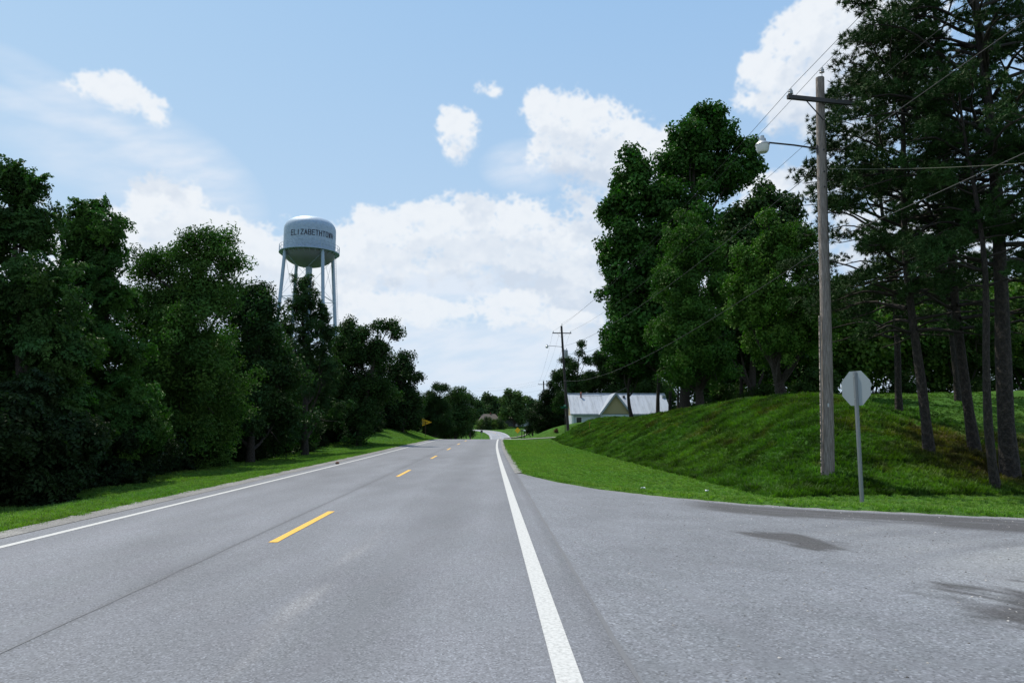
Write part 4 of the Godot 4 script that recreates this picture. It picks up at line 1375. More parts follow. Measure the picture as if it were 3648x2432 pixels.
func signs() -> void:
	# stop sign seen from behind: its face is turned to the side road on the right
	var at := stand(860.7, 498.5, 16.0)
	var t := thing("stop_sign", at, "grey back of an octagonal stop sign on a thin steel post", "road sign", "", deg_to_rad(112.0))
	var tall := px(857, 370.5, 16.0).y - at.y
	t.rotation.z = 0.0
	var m := MB.new()
	channel_post(m, tall - 0.02)
	part("post", m, M.post_steel, t)
	m = MB.new()
	octagon(0.413, 0.003, 0.042, m)
	for v in m.v.size(): m.v[v] += Vector3(0, tall - 0.385, 0)
	part("plate", m, M.sign_back, t)
	m = MB.new()
	octagon(0.405, 0.001, 0.0445, m)
	for v in m.v.size(): m.v[v] += Vector3(0, tall - 0.385, 0)
	part("face", m, M.white, t)
	m = MB.new()
	octagon(0.375, 0.0008, 0.0465, m)
	for v in m.v.size(): m.v[v] += Vector3(0, tall - 0.385, 0)
	part("face", m, M.red, t)
	words("STOP", 0.25, M.white, Transform3D(Basis(), Vector3(0, tall - 0.385, 0.049)), t)
	for y in [0.12, 0.62]:
		m = MB.new()
		m.lathe([Vector2(0.0, 0.0), Vector2(0.011, 0.0), Vector2(0.011, 0.008), Vector2(0, 0.01)].map(func(p): return Vector2(p.x, p.y)), 8, Transform3D(Basis(Vector3.RIGHT, -PI / 2), Vector3(0, tall - y, -0.004)))
		part("bolt", m, M.steel, t)
	# pennant on the left mound
	at = stand(425.3, 434.2, 92.0)
	t = thing("pennant_sign", at, "yellow no passing zone pennant on a brown post on the left mound", "road sign")
	var py := px(425, 421.7, 92.0).y - at.y
	m = MB.new()
	m.bar(Vector3(0, -0.3, -0.03), Vector3(0, py + 0.35, -0.03), 0.1, 0.06)
	part("post", m, M.brown, t)
	m = MB.new()
	var a := Vector3(-0.42, py + 0.46, 0.02)
	var b := Vector3(-0.42, py - 0.46, 0.02)
	var e := Vector3(0.8, py, 0.02)
	var k := Vector3(0, 0, 0.006)
	m.tri(a, e, b); m.tri(a - k, b - k, e - k)
	m.quad(a - k, e - k, e, a); m.quad(e - k, b - k, b, e); m.quad(b - k, a - k, a, b)
	part("plate", m, M.yellow_sign, t)
	words("NO", 0.15, M.black, Transform3D(Basis(), Vector3(-0.22, py + 0.19, 0.026)), t)
	words("PASSING", 0.15, M.black, Transform3D(Basis().scaled(Vector3(0.85, 1, 1)), Vector3(-0.03, py, 0.026)), t)
	words("ZONE", 0.15, M.black, Transform3D(Basis(), Vector3(-0.17, py - 0.19, 0.026)), t)
	# street name sign at the second side road
	at = stand(565.2, 437.5, 86.0)
	t = thing("street_sign", at, "small green street name sign on a thin black post by the second side road", "road sign")
	m = MB.new()
	m.tube([Vector3(0, -0.2, 0), Vector3(0, 3.0, 0)], [0.04, 0.04], 8)
	part("post", m, M.black, t)
	m = MB.new()
	m.box(Transform3D(Basis(Vector3.UP, 0.35), Vector3(-0.1, 3.05, 0)), Vector3(0.9, 0.2, 0.012))
	part("name_plate", m, M.green_sign, t)
	m = MB.new()
	m.box(Transform3D(Basis(Vector3.UP, 1.8), Vector3(0, 3.27, 0)), Vector3(0.76, 0.2, 0.012))
	part("name_plate", m, M.green_sign, t)
	# warning sign, mailboxes and bin past the dip
	at = stand(517.6, 439.0, 128.0)
	t = thing("warning_sign", at, "yellow diamond warning sign beside the mailboxes past the crest", "road sign")
	py = px(519, 429.8, 128.0).y - at.y
	m = MB.new()
	m.bar(Vector3(0, -0.3, 0), Vector3(0, py + 0.2, 0), 0.06, 0.04)
	part("post", m, M.post_steel, t)
	m = MB.new()
	m.box(Transform3D(Basis(Vector3.UP, -0.5) * Basis(Vector3.BACK, PI / 4), Vector3(0, py, 0.04)), Vector3(0.76, 0.76, 0.008))
	part("plate", m, M.yellow_sign, t)
	m = MB.new()
	m.box(Transform3D(Basis(Vector3.UP, -0.5) * Basis(Vector3.BACK, PI / 4), Vector3(0, py, 0.04)) * Transform3D(Basis(), Vector3(0, 0, 0.006)), Vector3(0.7, 0.7, 0.001))
	part("face", m, M.yellow_sign, t)
	for i in 2:
		at = stand(521.8 + i * 2.4, 437.0, 124.0 + i * 1.5)
		t = thing("mailbox", at, ["dark mailbox on a post directly behind the yellow diamond sign", "pale topped mailbox on a post right of the yellow diamond sign"][i], "mailbox", "", -0.5)
		py = px(522.5, 430.3, 124.0).y - at.y
		m = MB.new()
		m.bar(Vector3(0, -0.3, 0), Vector3(0, py - 0.1, 0), 0.1, 0.1)
		part("post", m, M.dark_wood, t)
		m = MB.new()
		var ring := []
		for q in 9: ring.append(Vector3(cos(PI * q / 8.0) * 0.13, py + 0.05 + sin(PI * q / 8.0) * 0.13, 0))
		for q in 8:
			m.quad(ring[q] + Vector3(0, 0, 0.28), ring[q + 1] + Vector3(0, 0, 0.28), ring[q + 1] - Vector3(0, 0, 0.28), ring[q] - Vector3(0, 0, 0.28))
			for s in [-0.28, 0.28]: m.tri(ring[q] + Vector3(0, 0, s), ring[q + 1] + Vector3(0, 0, s), Vector3(0, py - 0.05, s))
		m.box(Transform3D(Basis(), Vector3(0, py, 0)), Vector3(0.26, 0.1, 0.56))
		part("box", m, [M.iron, M.white][i], t)
	at = stand(517.8, 438.0, 126.0) + Vector3(0, 0.0, 1.0)
	t = thing("rubbish_bin", at, "small black bin standing left of the mailbox posts", "bin")
	m = MB.new()
	m.lathe([Vector2(0.0, 0.0), Vector2(0.2, 0.0), Vector2(0.25, 0.62), Vector2(0.27, 0.64)], 14)
	part("body", m, M.black, t)
	m = MB.new()
	m.lathe([Vector2(0.28, 0.642), Vector2(0.28, 0.68), Vector2(0.1, 0.74), Vector2(0.0, 0.75)], 14)
	part("lid", m, M.black, t)
	# back of a small square sign left of the far bend
	at = stand(481.6, 437.5, 168.0)
	t = thing("square_sign", at, "dark back of a small square sign left of the far bend", "road sign")
	py = px(481.6, 431.0, 168.0).y - at.y
	m = MB.new()
	m.bar(Vector3(0, -0.5, 0), Vector3(0, py, 0), 0.06, 0.05)
	part("post", m, M.post_steel, t)
	m = MB.new()
	m.box(Transform3D(Basis(), Vector3(0, py, -0.035)), Vector3(0.5, 0.6, 0.01))
	part("plate", m, M.iron, t)
	# orange stake on the bank
	at = stand(589.4, 424.5, 74.0)
	t = thing("marker_stake", at, "thin orange marker stake standing in the bank below the house", "marker")
	m = MB.new()
	m.bar(Vector3(0, -0.1, 0), Vector3(0.01, 0.62, 0), 0.05, 0.02)
	part("stake", m, M.orange, t)
	m = MB.new()
	m.box(Transform3D(Basis(), Vector3(0.05, 0.56, 0.014)), Vector3(0.12, 0.1, 0.004))
	part("flag", m, M.orange, t)
	# odds and ends
	for q in [[556.0, 433.5, 95.0, 0.28, "brown clump of dead weeds beside the second side road"]]:
		at = stand(q[0], q[1], q[2])
		tree("dead_bush", q[4], "", at, 0.02, [[at + Vector3(0, 0.2, 0), 0.25, 1.0]], "fine", 0.35, 2.0, Color(0.12, 0.06, 0.04), 77, {"category": "bush"})
	m = MB.new()
	m.lathe([Vector2(0.0, -0.02), Vector2(0.07, 0.0), Vector2(0.09, 0.05), Vector2(0.05, 0.09), Vector2(0.0, 0.1)], 7)
	var rock := part("clod", m, M.brown, self)
	rock.position = Vector3(-6.35, 0.0, -31.0)
	tag(rock, "dark clod of earth lying just outside the left white line", "clod")
	for q in [[643.0, 489.2, 0], [707.0, 492.0, 1], [793.0, 496.0, 2], [729.0, 483.5, 3]]:
		var s := px(q[0], q[1], 1.0)
		var dd := 15.0
		while dd < 26.0 and EYE.y + (s.y - EYE.y) * dd > height(s.x * dd, dd): dd += 0.05
		m = MB.new()
		var g := [Vector3(-0.06, 0.03, -0.04), Vector3(0.05, 0.05, -0.05), Vector3(0.07, 0.035, 0.03), Vector3(-0.05, 0.06, 0.05)]
		m.quad(g[0], g[1], g[2], g[3])
		m.quad(g[3] - Vector3(0, 0.025, 0), g[2] - Vector3(0, 0.03, 0), g[1] - Vector3(0, 0.02, 0), g[0] - Vector3(0, 0.02, 0))
		for i in 4: m.quad(g[i] - Vector3(0, 0.025, 0), g[(i + 1) % 4] - Vector3(0, 0.025, 0), g[(i + 1) % 4], g[i])
		var o := part("litter", m, [M.white, M.white, M.white, M.brown][q[2]], self)
		o.position = ground(s.x * dd, -dd) + Vector3(0, 0.03, 0)
		o.rotation.y = q[2] * 1.3
		tag(o, ["white scrap of litter at the left end of the mown strip", "white scrap of litter on the strip where the bank begins", "white scrap of litter in the mown grass left of the utility pole", "brown scrap lying at the foot of the bank"][q[2]], "litter")


# ---------------------------------------------------------------- houses
func house() -> void:
	var fl := 1.1
	var z0 := -105.0
	var L := px(570.5, 413, 105).x
	var Rr := px(671.5, 413, 105).x
	var eave := px(600, 413.3, 105).y
	var ridge := px(600, 393.8, 109).y
	var t := thing("white_roofed_house", Vector3(0.5 * (L + Rr), fl, z0), "low house with white corrugated metal roof and tan cross gable behind the bank", "house")
	var w := (Rr - L) * 0.5
	var e := eave - fl
	var rg := ridge - fl
	var m := MB.new()
	m.box(Transform3D(Basis(), Vector3(0, e * 0.5 - 0.1, -4.0)), Vector3(2 * w - 0.7, e - 0.1, 7.3))
	var wall := part("wall", m, M.pale_wall, t)
	for s in [-1.0, 1.0]:
		m = MB.new()
		var x: float = s * (w - 0.36)
		var p := [Vector3(x, e - 0.15, -0.35), Vector3(x, rg - 0.15, -4), Vector3(x, e - 0.15, -7.65)]
		if s > 0: m.tri(p[0], p[1], p[2])
		else: m.tri(p[0], p[2], p[1])
		part("gable_wall", m, M.tan_wall, t)
	m = MB.new()
	m.quad(Vector3(-w, rg, -4), Vector3(w, rg, -4), Vector3(w, e, 0), Vector3(-w, e, 0))
	m.quad(Vector3(w, rg, -4), Vector3(-w, rg, -4), Vector3(-w, e, -8), Vector3(w, e, -8))
	for q in [[0, 1], [-8, -1]]:
		m.quad(Vector3(-w, e - 0.06, q[0]), Vector3(-w, rg - 0.06, -4), Vector3(w, rg - 0.06, -4), Vector3(w, e - 0.06, q[0]))
		m.box(Transform3D(Basis(), Vector3(0, e - 0.09, q[0] + q[1] * 0.02)), Vector3(2 * w, 0.16, 0.03))
	var roof := part("roof", m, M.metal_roof, t)
	m = MB.new()
	var x := -w + 0.2
	while x < w:
		for q in [[0.0], [-8.0]]: m.bar(Vector3(x, e + 0.012, q[0]), Vector3(x, rg + 0.012, -4.0), 0.05, 0.04)
		x += 0.6
	tag(part("roof_rib", m, M.metal_roof, roof), "", "", "", "stuff")
	m = MB.new()
	m.bar(Vector3(-w, rg + 0.03, -4), Vector3(w, rg + 0.03, -4), 0.06, 0.3)
	part("ridge_cap", m, M.metal_roof, roof)
	# cross gable
	var gx := px(615.3, 393, 104).x - t.position.x
	var gl := px(599.6, 413, 104).x - t.position.x
	var gw := gx - gl
	var gz := 1.2
	m = MB.new()
	m.tri(Vector3(gx - gw + 0.25, e - 0.02, gz), Vector3(gx, rg - 0.28, gz), Vector3(gx + gw - 0.25, e - 0.02, gz))
	var gable := part("gable_wall", m, M.tan_wall, t)
	m = MB.new()
	for k in 14:
		var q := (k + 0.5) / 14.0
		var y := lerpf(e, rg - 0.4, q)
		var hw := (gw - 0.3) * (1.0 - q)
		m.box(Transform3D(Basis(), Vector3(gx, y, gz + 0.012)), Vector3(2 * hw, 0.03, 0.02))
	tag(part("siding_board", m, M.tan_wall, gable), "", "", "", "stuff")
	m = MB.new()
	m.box(Transform3D(Basis(), Vector3(gx, e * 0.5 - 0.05, gz - 1.0)), Vector3(2 * gw - 0.5, e - 0.08, 2.0))
	part("wall", m, M.pale_wall, t)
	m = MB.new()
	var pk := Vector3(gx, rg - 0.02, gz + 0.35)
	var bk := Vector3(gx, rg - 0.02, -4.0)
	for s in [-1.0, 1.0]:
		var f := Vector3(gx + s * (gw + 0.05), e - 0.12, gz + 0.35)
		var b := Vector3(gx + s * (gw + 0.05), e - 0.12, -0.2)
		if s < 0: m.quad(f, b, bk, pk)
		else: m.quad(pk, bk, b, f)
		m.bar(f - Vector3(0, 0.1, -0.02), pk - Vector3(0, 0.1, -0.02), 0.06, 0.26)
	part("gable_roof", m, M.metal_roof, t)
	# trim, posts, window, flue and vents
	m = MB.new()
	m.box(Transform3D(Basis(), Vector3(-w + 0.3, e * 0.5 - 0.1, -0.2)), Vector3(0.3, e, 0.3))
	part("porch_post", m, M.white, t)
	m = MB.new()
	m.box(Transform3D(Basis(), Vector3(-w + 1.25, e - 1.0, -0.33)), Vector3(0.75, 1.0, 0.06))
	var win := part("window", m, M.glass, t)
	m = MB.new()
	for s in [-1, 1]:
		m.box(Transform3D(Basis(), Vector3(-w + 1.25 + s * 0.41, e - 1.0, -0.32)), Vector3(0.08, 1.16, 0.07))
		m.box(Transform3D(Basis(), Vector3(-w + 1.25, e - 1.0 + s * 0.54, -0.32)), Vector3(0.73, 0.08, 0.07))
	part("frame", m, M.white, win)
	m = MB.new()
	m.lathe([Vector2(0.12, 0), Vector2(0.12, 0.7), Vector2(0.18, 0.72), Vector2(0.0, 0.85)], 10, Transform3D(Basis(), Vector3(gx - 4.4, rg - 0.55, -3.3)))
	part("flue", m, M.brick, roof)
	m = MB.new()
	m.box(Transform3D(Basis(), Vector3(gx + 8.0, rg - 0.35, -3.4)), Vector3(0.55, 0.4, 0.5))
	part("vent", m, M.steel, roof)
	m = MB.new()
	m.box(Transform3D(Basis(), Vector3(gx + 2.0, rg - 0.4, -3.3)), Vector3(0.3, 0.35, 0.35))
	part("vent", m, M.iron, roof)

func far_houses() -> void:
	# brown roof behind the shrubs at the bend
	var at := stand(490.0, 425.0, 372.0)
	var t := thing("brown_roofed_house", at, "low house with a brown hipped roof behind shrubs at the far bend", "house")
	var e := px(490, 421.0, 372.0).y - at.y
	var top := px(490, 413.3, 372.0).y - at.y
	var m := MB.new()
	m.box(Transform3D(Basis(), Vector3(0, e * 0.5, -4)), Vector3(11.5, e, 8))
	part("wall", m, M.grey_wall, t)
	m = MB.new()
	var a := [Vector3(-6.4, e, 0.6), Vector3(6.4, e, 0.6), Vector3(6.4, e, -8.6), Vector3(-6.4, e, -8.6), Vector3(-3.8, top, -4), Vector3(2.6, top, -4)]
	m.quad(a[0], a[4], a[5], a[1]); m.tri(a[1], a[5], a[2]); m.quad(a[2], a[5], a[4], a[3]); m.tri(a[3], a[4], a[0])
	var roof := part("roof", m, M.shingle, t)
	m = MB.new()
	m.box(Transform3D(Basis(), Vector3(0.2, top + 0.3, -4)), Vector3(0.6, 1.0, 0.6))
	part("chimney", m, M.brick, roof)
	for x in [-3.0, 3.2]:
		m = MB.new()
		m.box(Transform3D(Basis(), Vector3(x, e * 0.55, 0.02)), Vector3(1.2, 1.2, 0.08))
		part("window", m, M.glass, t)
	# grey building right of it
	at = stand(511.0, 425.0, 380.0)
	t = thing("grey_shed", at, "blue grey building under the tall tree beyond the far lawn", "house")
	e = px(511, 417.6, 380.0).y - at.y
	m = MB.new()
	m.box(Transform3D(Basis(), Vector3(0, e * 0.5, -3)), Vector3(10.5, e, 6))
	part("wall", m, M.grey_wall, t)
	m = MB.new()
	m.quad(Vector3(-5.6, e + 1.6, -3), Vector3(5.6, e + 1.6, -3), Vector3(5.6, e, 0.5), Vector3(-5.6, e, 0.5))
	m.quad(Vector3(5.6, e + 1.6, -3), Vector3(-5.6, e + 1.6, -3), Vector3(-5.6, e, -6.5), Vector3(5.6, e, -6.5))
	part("roof", m, M.shingle, t)
	m = MB.new()
	m.box(Transform3D(Basis(), Vector3(2.9, e * 0.45, 0.02)), Vector3(1.0, e * 0.9, 0.08))
	part("door", m, M.white, t)
	at = stand(523.5, 424.5, 384.0)
	t = thing("white_gabled_house", at, "partly hidden white gabled house at the right end of the far lawn", "house")
	e = px(523, 419.5, 384.0).y - at.y
	m = MB.new()
	m.box(Transform3D(Basis(), Vector3(0, e * 0.5, -3)), Vector3(8, e, 6))
	m.tri(Vector3(-4, e, 0.005), Vector3(0, e + 2.0, 0.005), Vector3(4, e, 0.005))
	part("wall", m, M.pale_wall, t)
	m = MB.new()
	for s in [-1.0, 1.0]:
		var q := [Vector3(0, e + 2.1, 0.5), Vector3(0, e + 2.1, -6.5), Vector3(s * 4.4, e - 0.15, -6.5), Vector3(s * 4.4, e - 0.15, 0.5)]
		if s > 0: m.quad(q[0], q[1], q[2], q[3])
		else: m.quad(q[3], q[2], q[1], q[0])
	part("roof", m, M.white, t)


# ---------------------------------------------------------------- trees of this place
const ORDER := ["first", "second", "third", "fourth", "fifth", "sixth", "seventh", "eighth", "ninth", "tenth", "eleventh", "twelfth", "thirteenth", "fourteenth", "fifteenth", "sixteenth", "seventeenth", "eighteenth", "nineteenth", "twentieth", "twenty-first", "twenty-second", "twenty-third", "twenty-fourth", "twenty-fifth", "twenty-sixth", "twenty-seventh", "twenty-eighth"]

func left_trees() -> void:
	var dark := Color(0.036, 0.078, 0.024)
	var mid := Color(0.052, 0.122, 0.026)
	var g := "trees walling the left side of the road"
	tree("walnut_tree", "tall dark walnut tree at the very left edge", g, stand(22, 505, 19.0), 0.15, masses(19.5, [[24, 190, 20, 1.1], [8, 180, 18], [38, 212, 15], [22, 232, 34], [-20, 230, 40], [30, 300, 42], [-10, 330, 50], [20, 385, 55], [-15, 440, 50], [45, 430, 40], [60, 360, 38]], 1), "frond", 0.6, 0.75, Color(0.045, 0.1, 0.026), 1, {"ragged": 0.4})
	tree("walnut_tree", "walnut tree with a pointed feathery top, second from the left edge", g, stand(96, 490, 23.5), 0.22, masses(23.5, [[90, 212, 16, 1.2], [76, 228, 16], [108, 232, 15], [92, 252, 28], [112, 262, 14], [82, 285, 32], [112, 300, 26], [80, 340, 40], [115, 355, 36], [90, 410, 45], [125, 430, 36], [60, 440, 34]], 2), "frond", 0.6, 0.7, mid, 2, {"ragged": 0.4})
	tree("locust_tree", "feathery light green tree with a drooping rounded top left of the water tower", g, stand(178, 475, 31.0), 0.22, masses(31, [[143, 262, 15], [160, 268, 18], [178, 262, 14], [196, 245, 17], [218, 248, 20], [232, 266, 14], [170, 295, 28], [205, 290, 30], [228, 300, 18], [150, 320, 30], [190, 335, 36], [160, 380, 42], [210, 385, 36], [180, 430, 40]], 3), "fine", 0.85, 0.8, Color(0.068, 0.14, 0.03), 3, {"droop": 0.4, "ragged": 0.4})
	tree("sassafras_tree", "very dark broad tree between the feathery tree and the tower's left leg", g, stand(250, 462, 37.0), 0.2, masses(37, [[248, 296, 15], [262, 290, 9], [238, 312, 18], [268, 308, 15], [254, 330, 26], [240, 360, 32], [270, 370, 30], [250, 410, 40], [225, 420, 30]], 4), "round", 0.85, 1.25, dark, 4, {"ragged": 0.4})
	tree("vine_tree", "vine-hung tree with a ragged spire in front of the tower legs", g, stand(305, 455, 46.0), 0.2, masses(46, [[301, 286, 12, 1.3], [309, 300, 13], [297, 306, 14], [320, 312, 9], [304, 322, 18], [318, 326, 14], [330, 332, 8], [288, 332, 14], [310, 342, 20], [298, 362, 26], [324, 368, 22], [310, 400, 32], [290, 420, 24]], 5), "frond", 0.5, 0.24, dark, 5, {"ragged": 0.55, "heart": 0.1})
	tree("maple_tree", "mid green tree with an airy side branch just right of the tower", g, stand(358, 446, 60.0), 0.2, masses(60, [[346, 328, 11], [360, 335, 13], [378, 328, 8], [390, 325, 7, 0.7], [396, 333, 6], [352, 350, 20], [376, 352, 16], [345, 385, 28], [372, 388, 26], [355, 420, 28], [340, 350, 16]], 6), "round", 0.95, 1.3, Color(0.036, 0.078, 0.02), 6)
	tree("maple_tree", "dark tree whose outline steps down to the right above the mound", g, stand(402, 439, 84.0), 0.2, masses(84, [[404, 357, 8], [396, 368, 12], [408, 372, 10], [417, 380, 6], [392, 390, 18], [410, 398, 15], [400, 415, 20], [385, 410, 16], [378, 372, 12]], 7), "round", 1.2, 1.4, Color(0.028, 0.06, 0.018), 7)
	tree("ash_tree", "wispy topped tree behind the yellow pennant sign", g, stand(434, 437, 125.0), 0.22, masses(125, [[436, 388, 6, 0.7], [444, 387, 4], [431, 398, 8], [441, 404, 9], [428, 412, 12], [440, 420, 12], [420, 404, 9], [418, 420, 12], [430, 430, 9], [412, 428, 9]], 8), "fine", 1.3, 1.3, Color(0.032, 0.066, 0.02), 8)
	tree("oak_tree", "rounded leafy tree on the left edge of the dip in the road", g, stand(455, 438, 150.0), 0.25, masses(150, [[452, 393, 6], [459, 391, 6], [450, 402, 10], [461, 400, 8], [456, 412, 13], [465, 412, 7], [446, 422, 13], [460, 424, 9], [450, 431, 8], [462, 432, 6], [440, 431, 8]], 9), "round", 1.6, 1.3, Color(0.042, 0.085, 0.025), 9)
	tree("oak_tree", "light green tree peeping out right of the tree by the dip", g, stand(471, 433, 215.0), 0.25, masses(215, [[467, 397, 5], [472, 402, 4], [468, 410, 7], [471, 416, 5], [468, 424, 6], [470, 431, 5]], 10), "round", 2.0, 1.2, Color(0.036, 0.07, 0.022), 10)
	# a second rank behind and the undergrowth below
	var r := RandomNumberGenerator.new()
	r.seed = 40
	for k in 15:
		var d := 15.0 + k * 7.0
		var x := -18.5 - r.randf() * 5.0
		var at := ground(x, -d)
		tree("background_tree", "dark tree in the second rank behind the left roadside trees, %s from the near end" % ORDER[k], "second rank of trees left of the road", at, 0.15, heap(at, 7.5 + r.randf() * 2.5, 3.2, 300 + k, 0.15), "round", 1.1, 0.75, Color(0.024, 0.05, 0.016), 300 + k, {"heart": 0.15})
	for k in 9:          # low wood round the foot of the water tower
		var at := ground(-19.0 - (k % 3) * 9.0 - r.randf() * 4.0, -100.0 - (k / 3) * 13.0 - r.randf() * 5.0)
		tree("background_tree", "low tree in the wood round the foot of the water tower, %s of its rows" % ORDER[k], "wood round the foot of the tower", at, 0.15, heap(at, 8.5 + r.randf() * 3.0, 4.2, 330 + k, 0.1), "round", 1.5, 0.6, Color(0.024, 0.05, 0.016), 330 + k, {"heart": 0.1})
	for k in 27:
		var d := 14.5 + k * 1.45 + k * k * 0.07
		var s := lerpf(3.9, 7.4, smoothstep(14.0, 42.0, d)) - 1.2 * smoothstep(60.0, 95.0, d)
		var x := look(centre_table, d) - 3.95 - s - r.randf() * 0.9
		var at := ground(x, -d)
		var h := r.randf_range(1.6, 3.2) + 1.6 * smoothstep(26.0, 40.0, d)
		var bl := heap(at, h, h * 0.55, 500 + k, 0.0)
		tree("roadside_shrub", "dark leafy shrub, %s from the left edge in the undergrowth along the left verge" % ORDER[k], "undergrowth below the left trees", at, 0.0, bl, ["fine", "round", "frond"][k % 3], 0.7, 0.9, Color(0.02, 0.04, 0.014), 500 + k, {"category": "shrub"})

func right_trees() -> void:
	var deep := Color(0.032, 0.07, 0.018)
	var tulip := Color(0.047, 0.122, 0.024)
	var bright := Color(0.092, 0.19, 0.032)
	var g := "trees on the hill right of the road"
	tree("tulip_tree", "tallest broad dark tree on the hill with two peaks", g, stand(684, 404, 64.0), 0.42, masses(63, [[704, 118, 15, 1.1], [716, 114, 11], [690, 135, 18], [722, 135, 17], [745, 150, 14], [755, 165, 11], [676, 160, 20], [706, 162, 32], [735, 175, 22], [632, 156, 12, 1.2], [628, 178, 16], [643, 172, 12], [650, 195, 26], [622, 208, 20], [608, 211, 9], [680, 205, 38], [625, 240, 22], [650, 250, 36], [612, 258, 8], [632, 285, 30], [616, 285, 9], [655, 310, 38], [632, 330, 24], [620, 310, 10], [644, 350, 20], [672, 345, 26], [700, 240, 40], [615, 300, 7], [612, 272, 6]], 11), "broad", 1.0, 1.0, tulip, 11, {"heart": 0.2, "ragged": 0.3})
	tree("maple_tree", "rounded mid green tree standing in front of the tallest tree", g, stand(700, 402, 50.0), 0.26, masses(49, [[688, 219, 12, 1.1], [698, 235, 16], [678, 240, 17], [712, 255, 13], [690, 262, 28], [668, 280, 16], [715, 290, 18], [688, 300, 32], [674, 328, 22], [705, 332, 28], [692, 360, 26], [718, 362, 24]], 12), "round", 0.85, 1.25, Color(0.068, 0.155, 0.028), 12)
	tree("cherry_tree", "light green tree left of the near utility pole", g, stand(783, 400, 38.0), 0.27, masses(37, [[768, 220, 10, 1.1], [776, 236, 15], [765, 245, 13], [795, 238, 16], [742, 256, 12], [752, 268, 16], [778, 262, 22], [805, 262, 20], [735, 285, 15], [770, 295, 26], [800, 300, 26], [745, 315, 22], [780, 340, 28], [815, 330, 26], [810, 240, 12]], 13), "round", 0.75, 1.2, bright, 13, {"lean": Vector3(-0.5, 0, 0)})
	tree("oak_tree", "dark tree filling the gap between the tallest tree and the pines", g, stand(752, 400, 58.0), 0.28, masses(57, [[764, 192, 10], [778, 202, 10], [792, 208, 9], [756, 210, 16], [775, 225, 22], [742, 225, 20], [735, 250, 30], [790, 240, 18], [750, 290, 34], [735, 330, 32], [770, 340, 34]], 14), "broad", 1.0, 1.25, deep, 14)
	for k in 5:
		var u: float = [632, 657.5, 669.5, 677.5, 741][k]
		var d: float = [76, 70, 72, 78, 60][k]
		var at := stand(u, 405, d)
		var top: float = [346, 318, 322, 328, 322][k]
		tree("slim_tree", ["leaning dark trunked tree in front of the white roof", "straight dark trunked tree, left of two before the white roof's right end", "straight dark trunked tree at the right end of the white roof", "slim trunked tree just right of the white roof", "slim dark trunked tree in the shade under the tall trees"][k], g, at, [0.2, 0.2, 0.17, 0.13, 0.18][k], masses(d, [[u + 3, top, 18, 1.2], [u - 9, top + 18, 14], [u + 10, top + 20, 15]], 60 + k), "broad", 1.0, 0.9, deep, 60 + k, {"lean": Vector3(-0.5, 0, 0) if k == 0 else Vector3.ZERO})
	tree("oak_tree", "dark rounded tree behind the white roofed house", g, stand(628, 405, 122.0), 0.3, masses(121, [[610, 346, 7], [600, 358, 10], [622, 352, 14], [612, 372, 17], [596, 380, 12], [635, 375, 20], [650, 390, 18], [622, 396, 20], [604, 400, 14]], 15), "round", 1.4, 1.4, deep, 15)
	tree("oak_tree", "dark tree with a thin spire behind the transformer pole", g, stand(574, 418, 118.0), 0.24, masses(118, [[582, 345, 3.4, 1.2], [580, 352, 3.5], [586, 360, 5], [566, 362, 6], [574, 366, 8], [562, 376, 10], [578, 382, 14], [590, 378, 9], [570, 398, 16], [560, 404, 9]], 16), "round", 1.2, 1.4, deep, 16)
	tree("cedar_tree", "dark tree left of the transformer pole", g, stand(553, 431, 132.0), 0.24, masses(132, [[556, 386, 7], [548, 396, 8], [560, 398, 10], [540, 408, 7], [552, 412, 13], [534, 418, 6], [544, 424, 10], [560, 422, 12]], 17), "round", 1.3, 1.5, Color(0.018, 0.038, 0.012), 17)
	tree("cedar_tree", "low dark shrubby tree beside the mailboxes", g, stand(533, 433, 150.0), 0.2, masses(150, [[531, 412, 4], [529, 420, 5], [536, 420, 7], [531, 428, 5], [540, 430, 6], [527, 430, 3]], 18), "round", 1.3, 1.4, Color(0.02, 0.04, 0.013), 18)
	# more of the wood on and behind the hill
	var spots := [[655, 128, 12], [705, 100, 13], [735, 88, 12], [770, 80, 12], [800, 72, 11], [835, 60, 12], [870, 66, 13], [905, 60, 11], [940, 66, 14], [968, 58, 11], [1000, 70, 14], [1030, 60, 12], [1075, 56, 10], [1110, 66, 12], [1170, 60, 11]]
	for k in spots.size():
		var s: Array = spots[k]
		var at := stand(s[0], 385, s[1])
		var bl := heap(at, s[2], s[2] * 0.32, 700 + k, 0.28)
		tree("woodland_tree", "leafy tree in the wood behind the front hill trees and pines, %s from the left" % ORDER[k], "wood on the hill behind the front trees", at, 0.2, bl, "broad" if k % 3 else "round", 1.1, 0.62, [Color(0.045, 0.09, 0.02), Color(0.07, 0.14, 0.026), Color(0.09, 0.17, 0.03)][k % 3] if k > 4 else Color(0.03, 0.062, 0.016), 700 + k, {"heart": 0.15})
	for k in 10:
		var at := stand([700, 722, 738, 760, 800, 820, 872, 900, 935, 985][k], 385, [72, 66, 74, 58, 62, 54, 66, 58, 62, 56][k])
		tree("woodland_shrub", "leafy shrub in the shade under the hill trees, %s from the left" % ORDER[k], "shrubs under the hill trees", at, 0.0, heap(at, 2.2 + (k % 3) * 0.7, 1.6, 800 + k, 0.0), "round", 0.9, 0.8, Color(0.04, 0.08, 0.018), 800 + k, {"category": "shrub"})

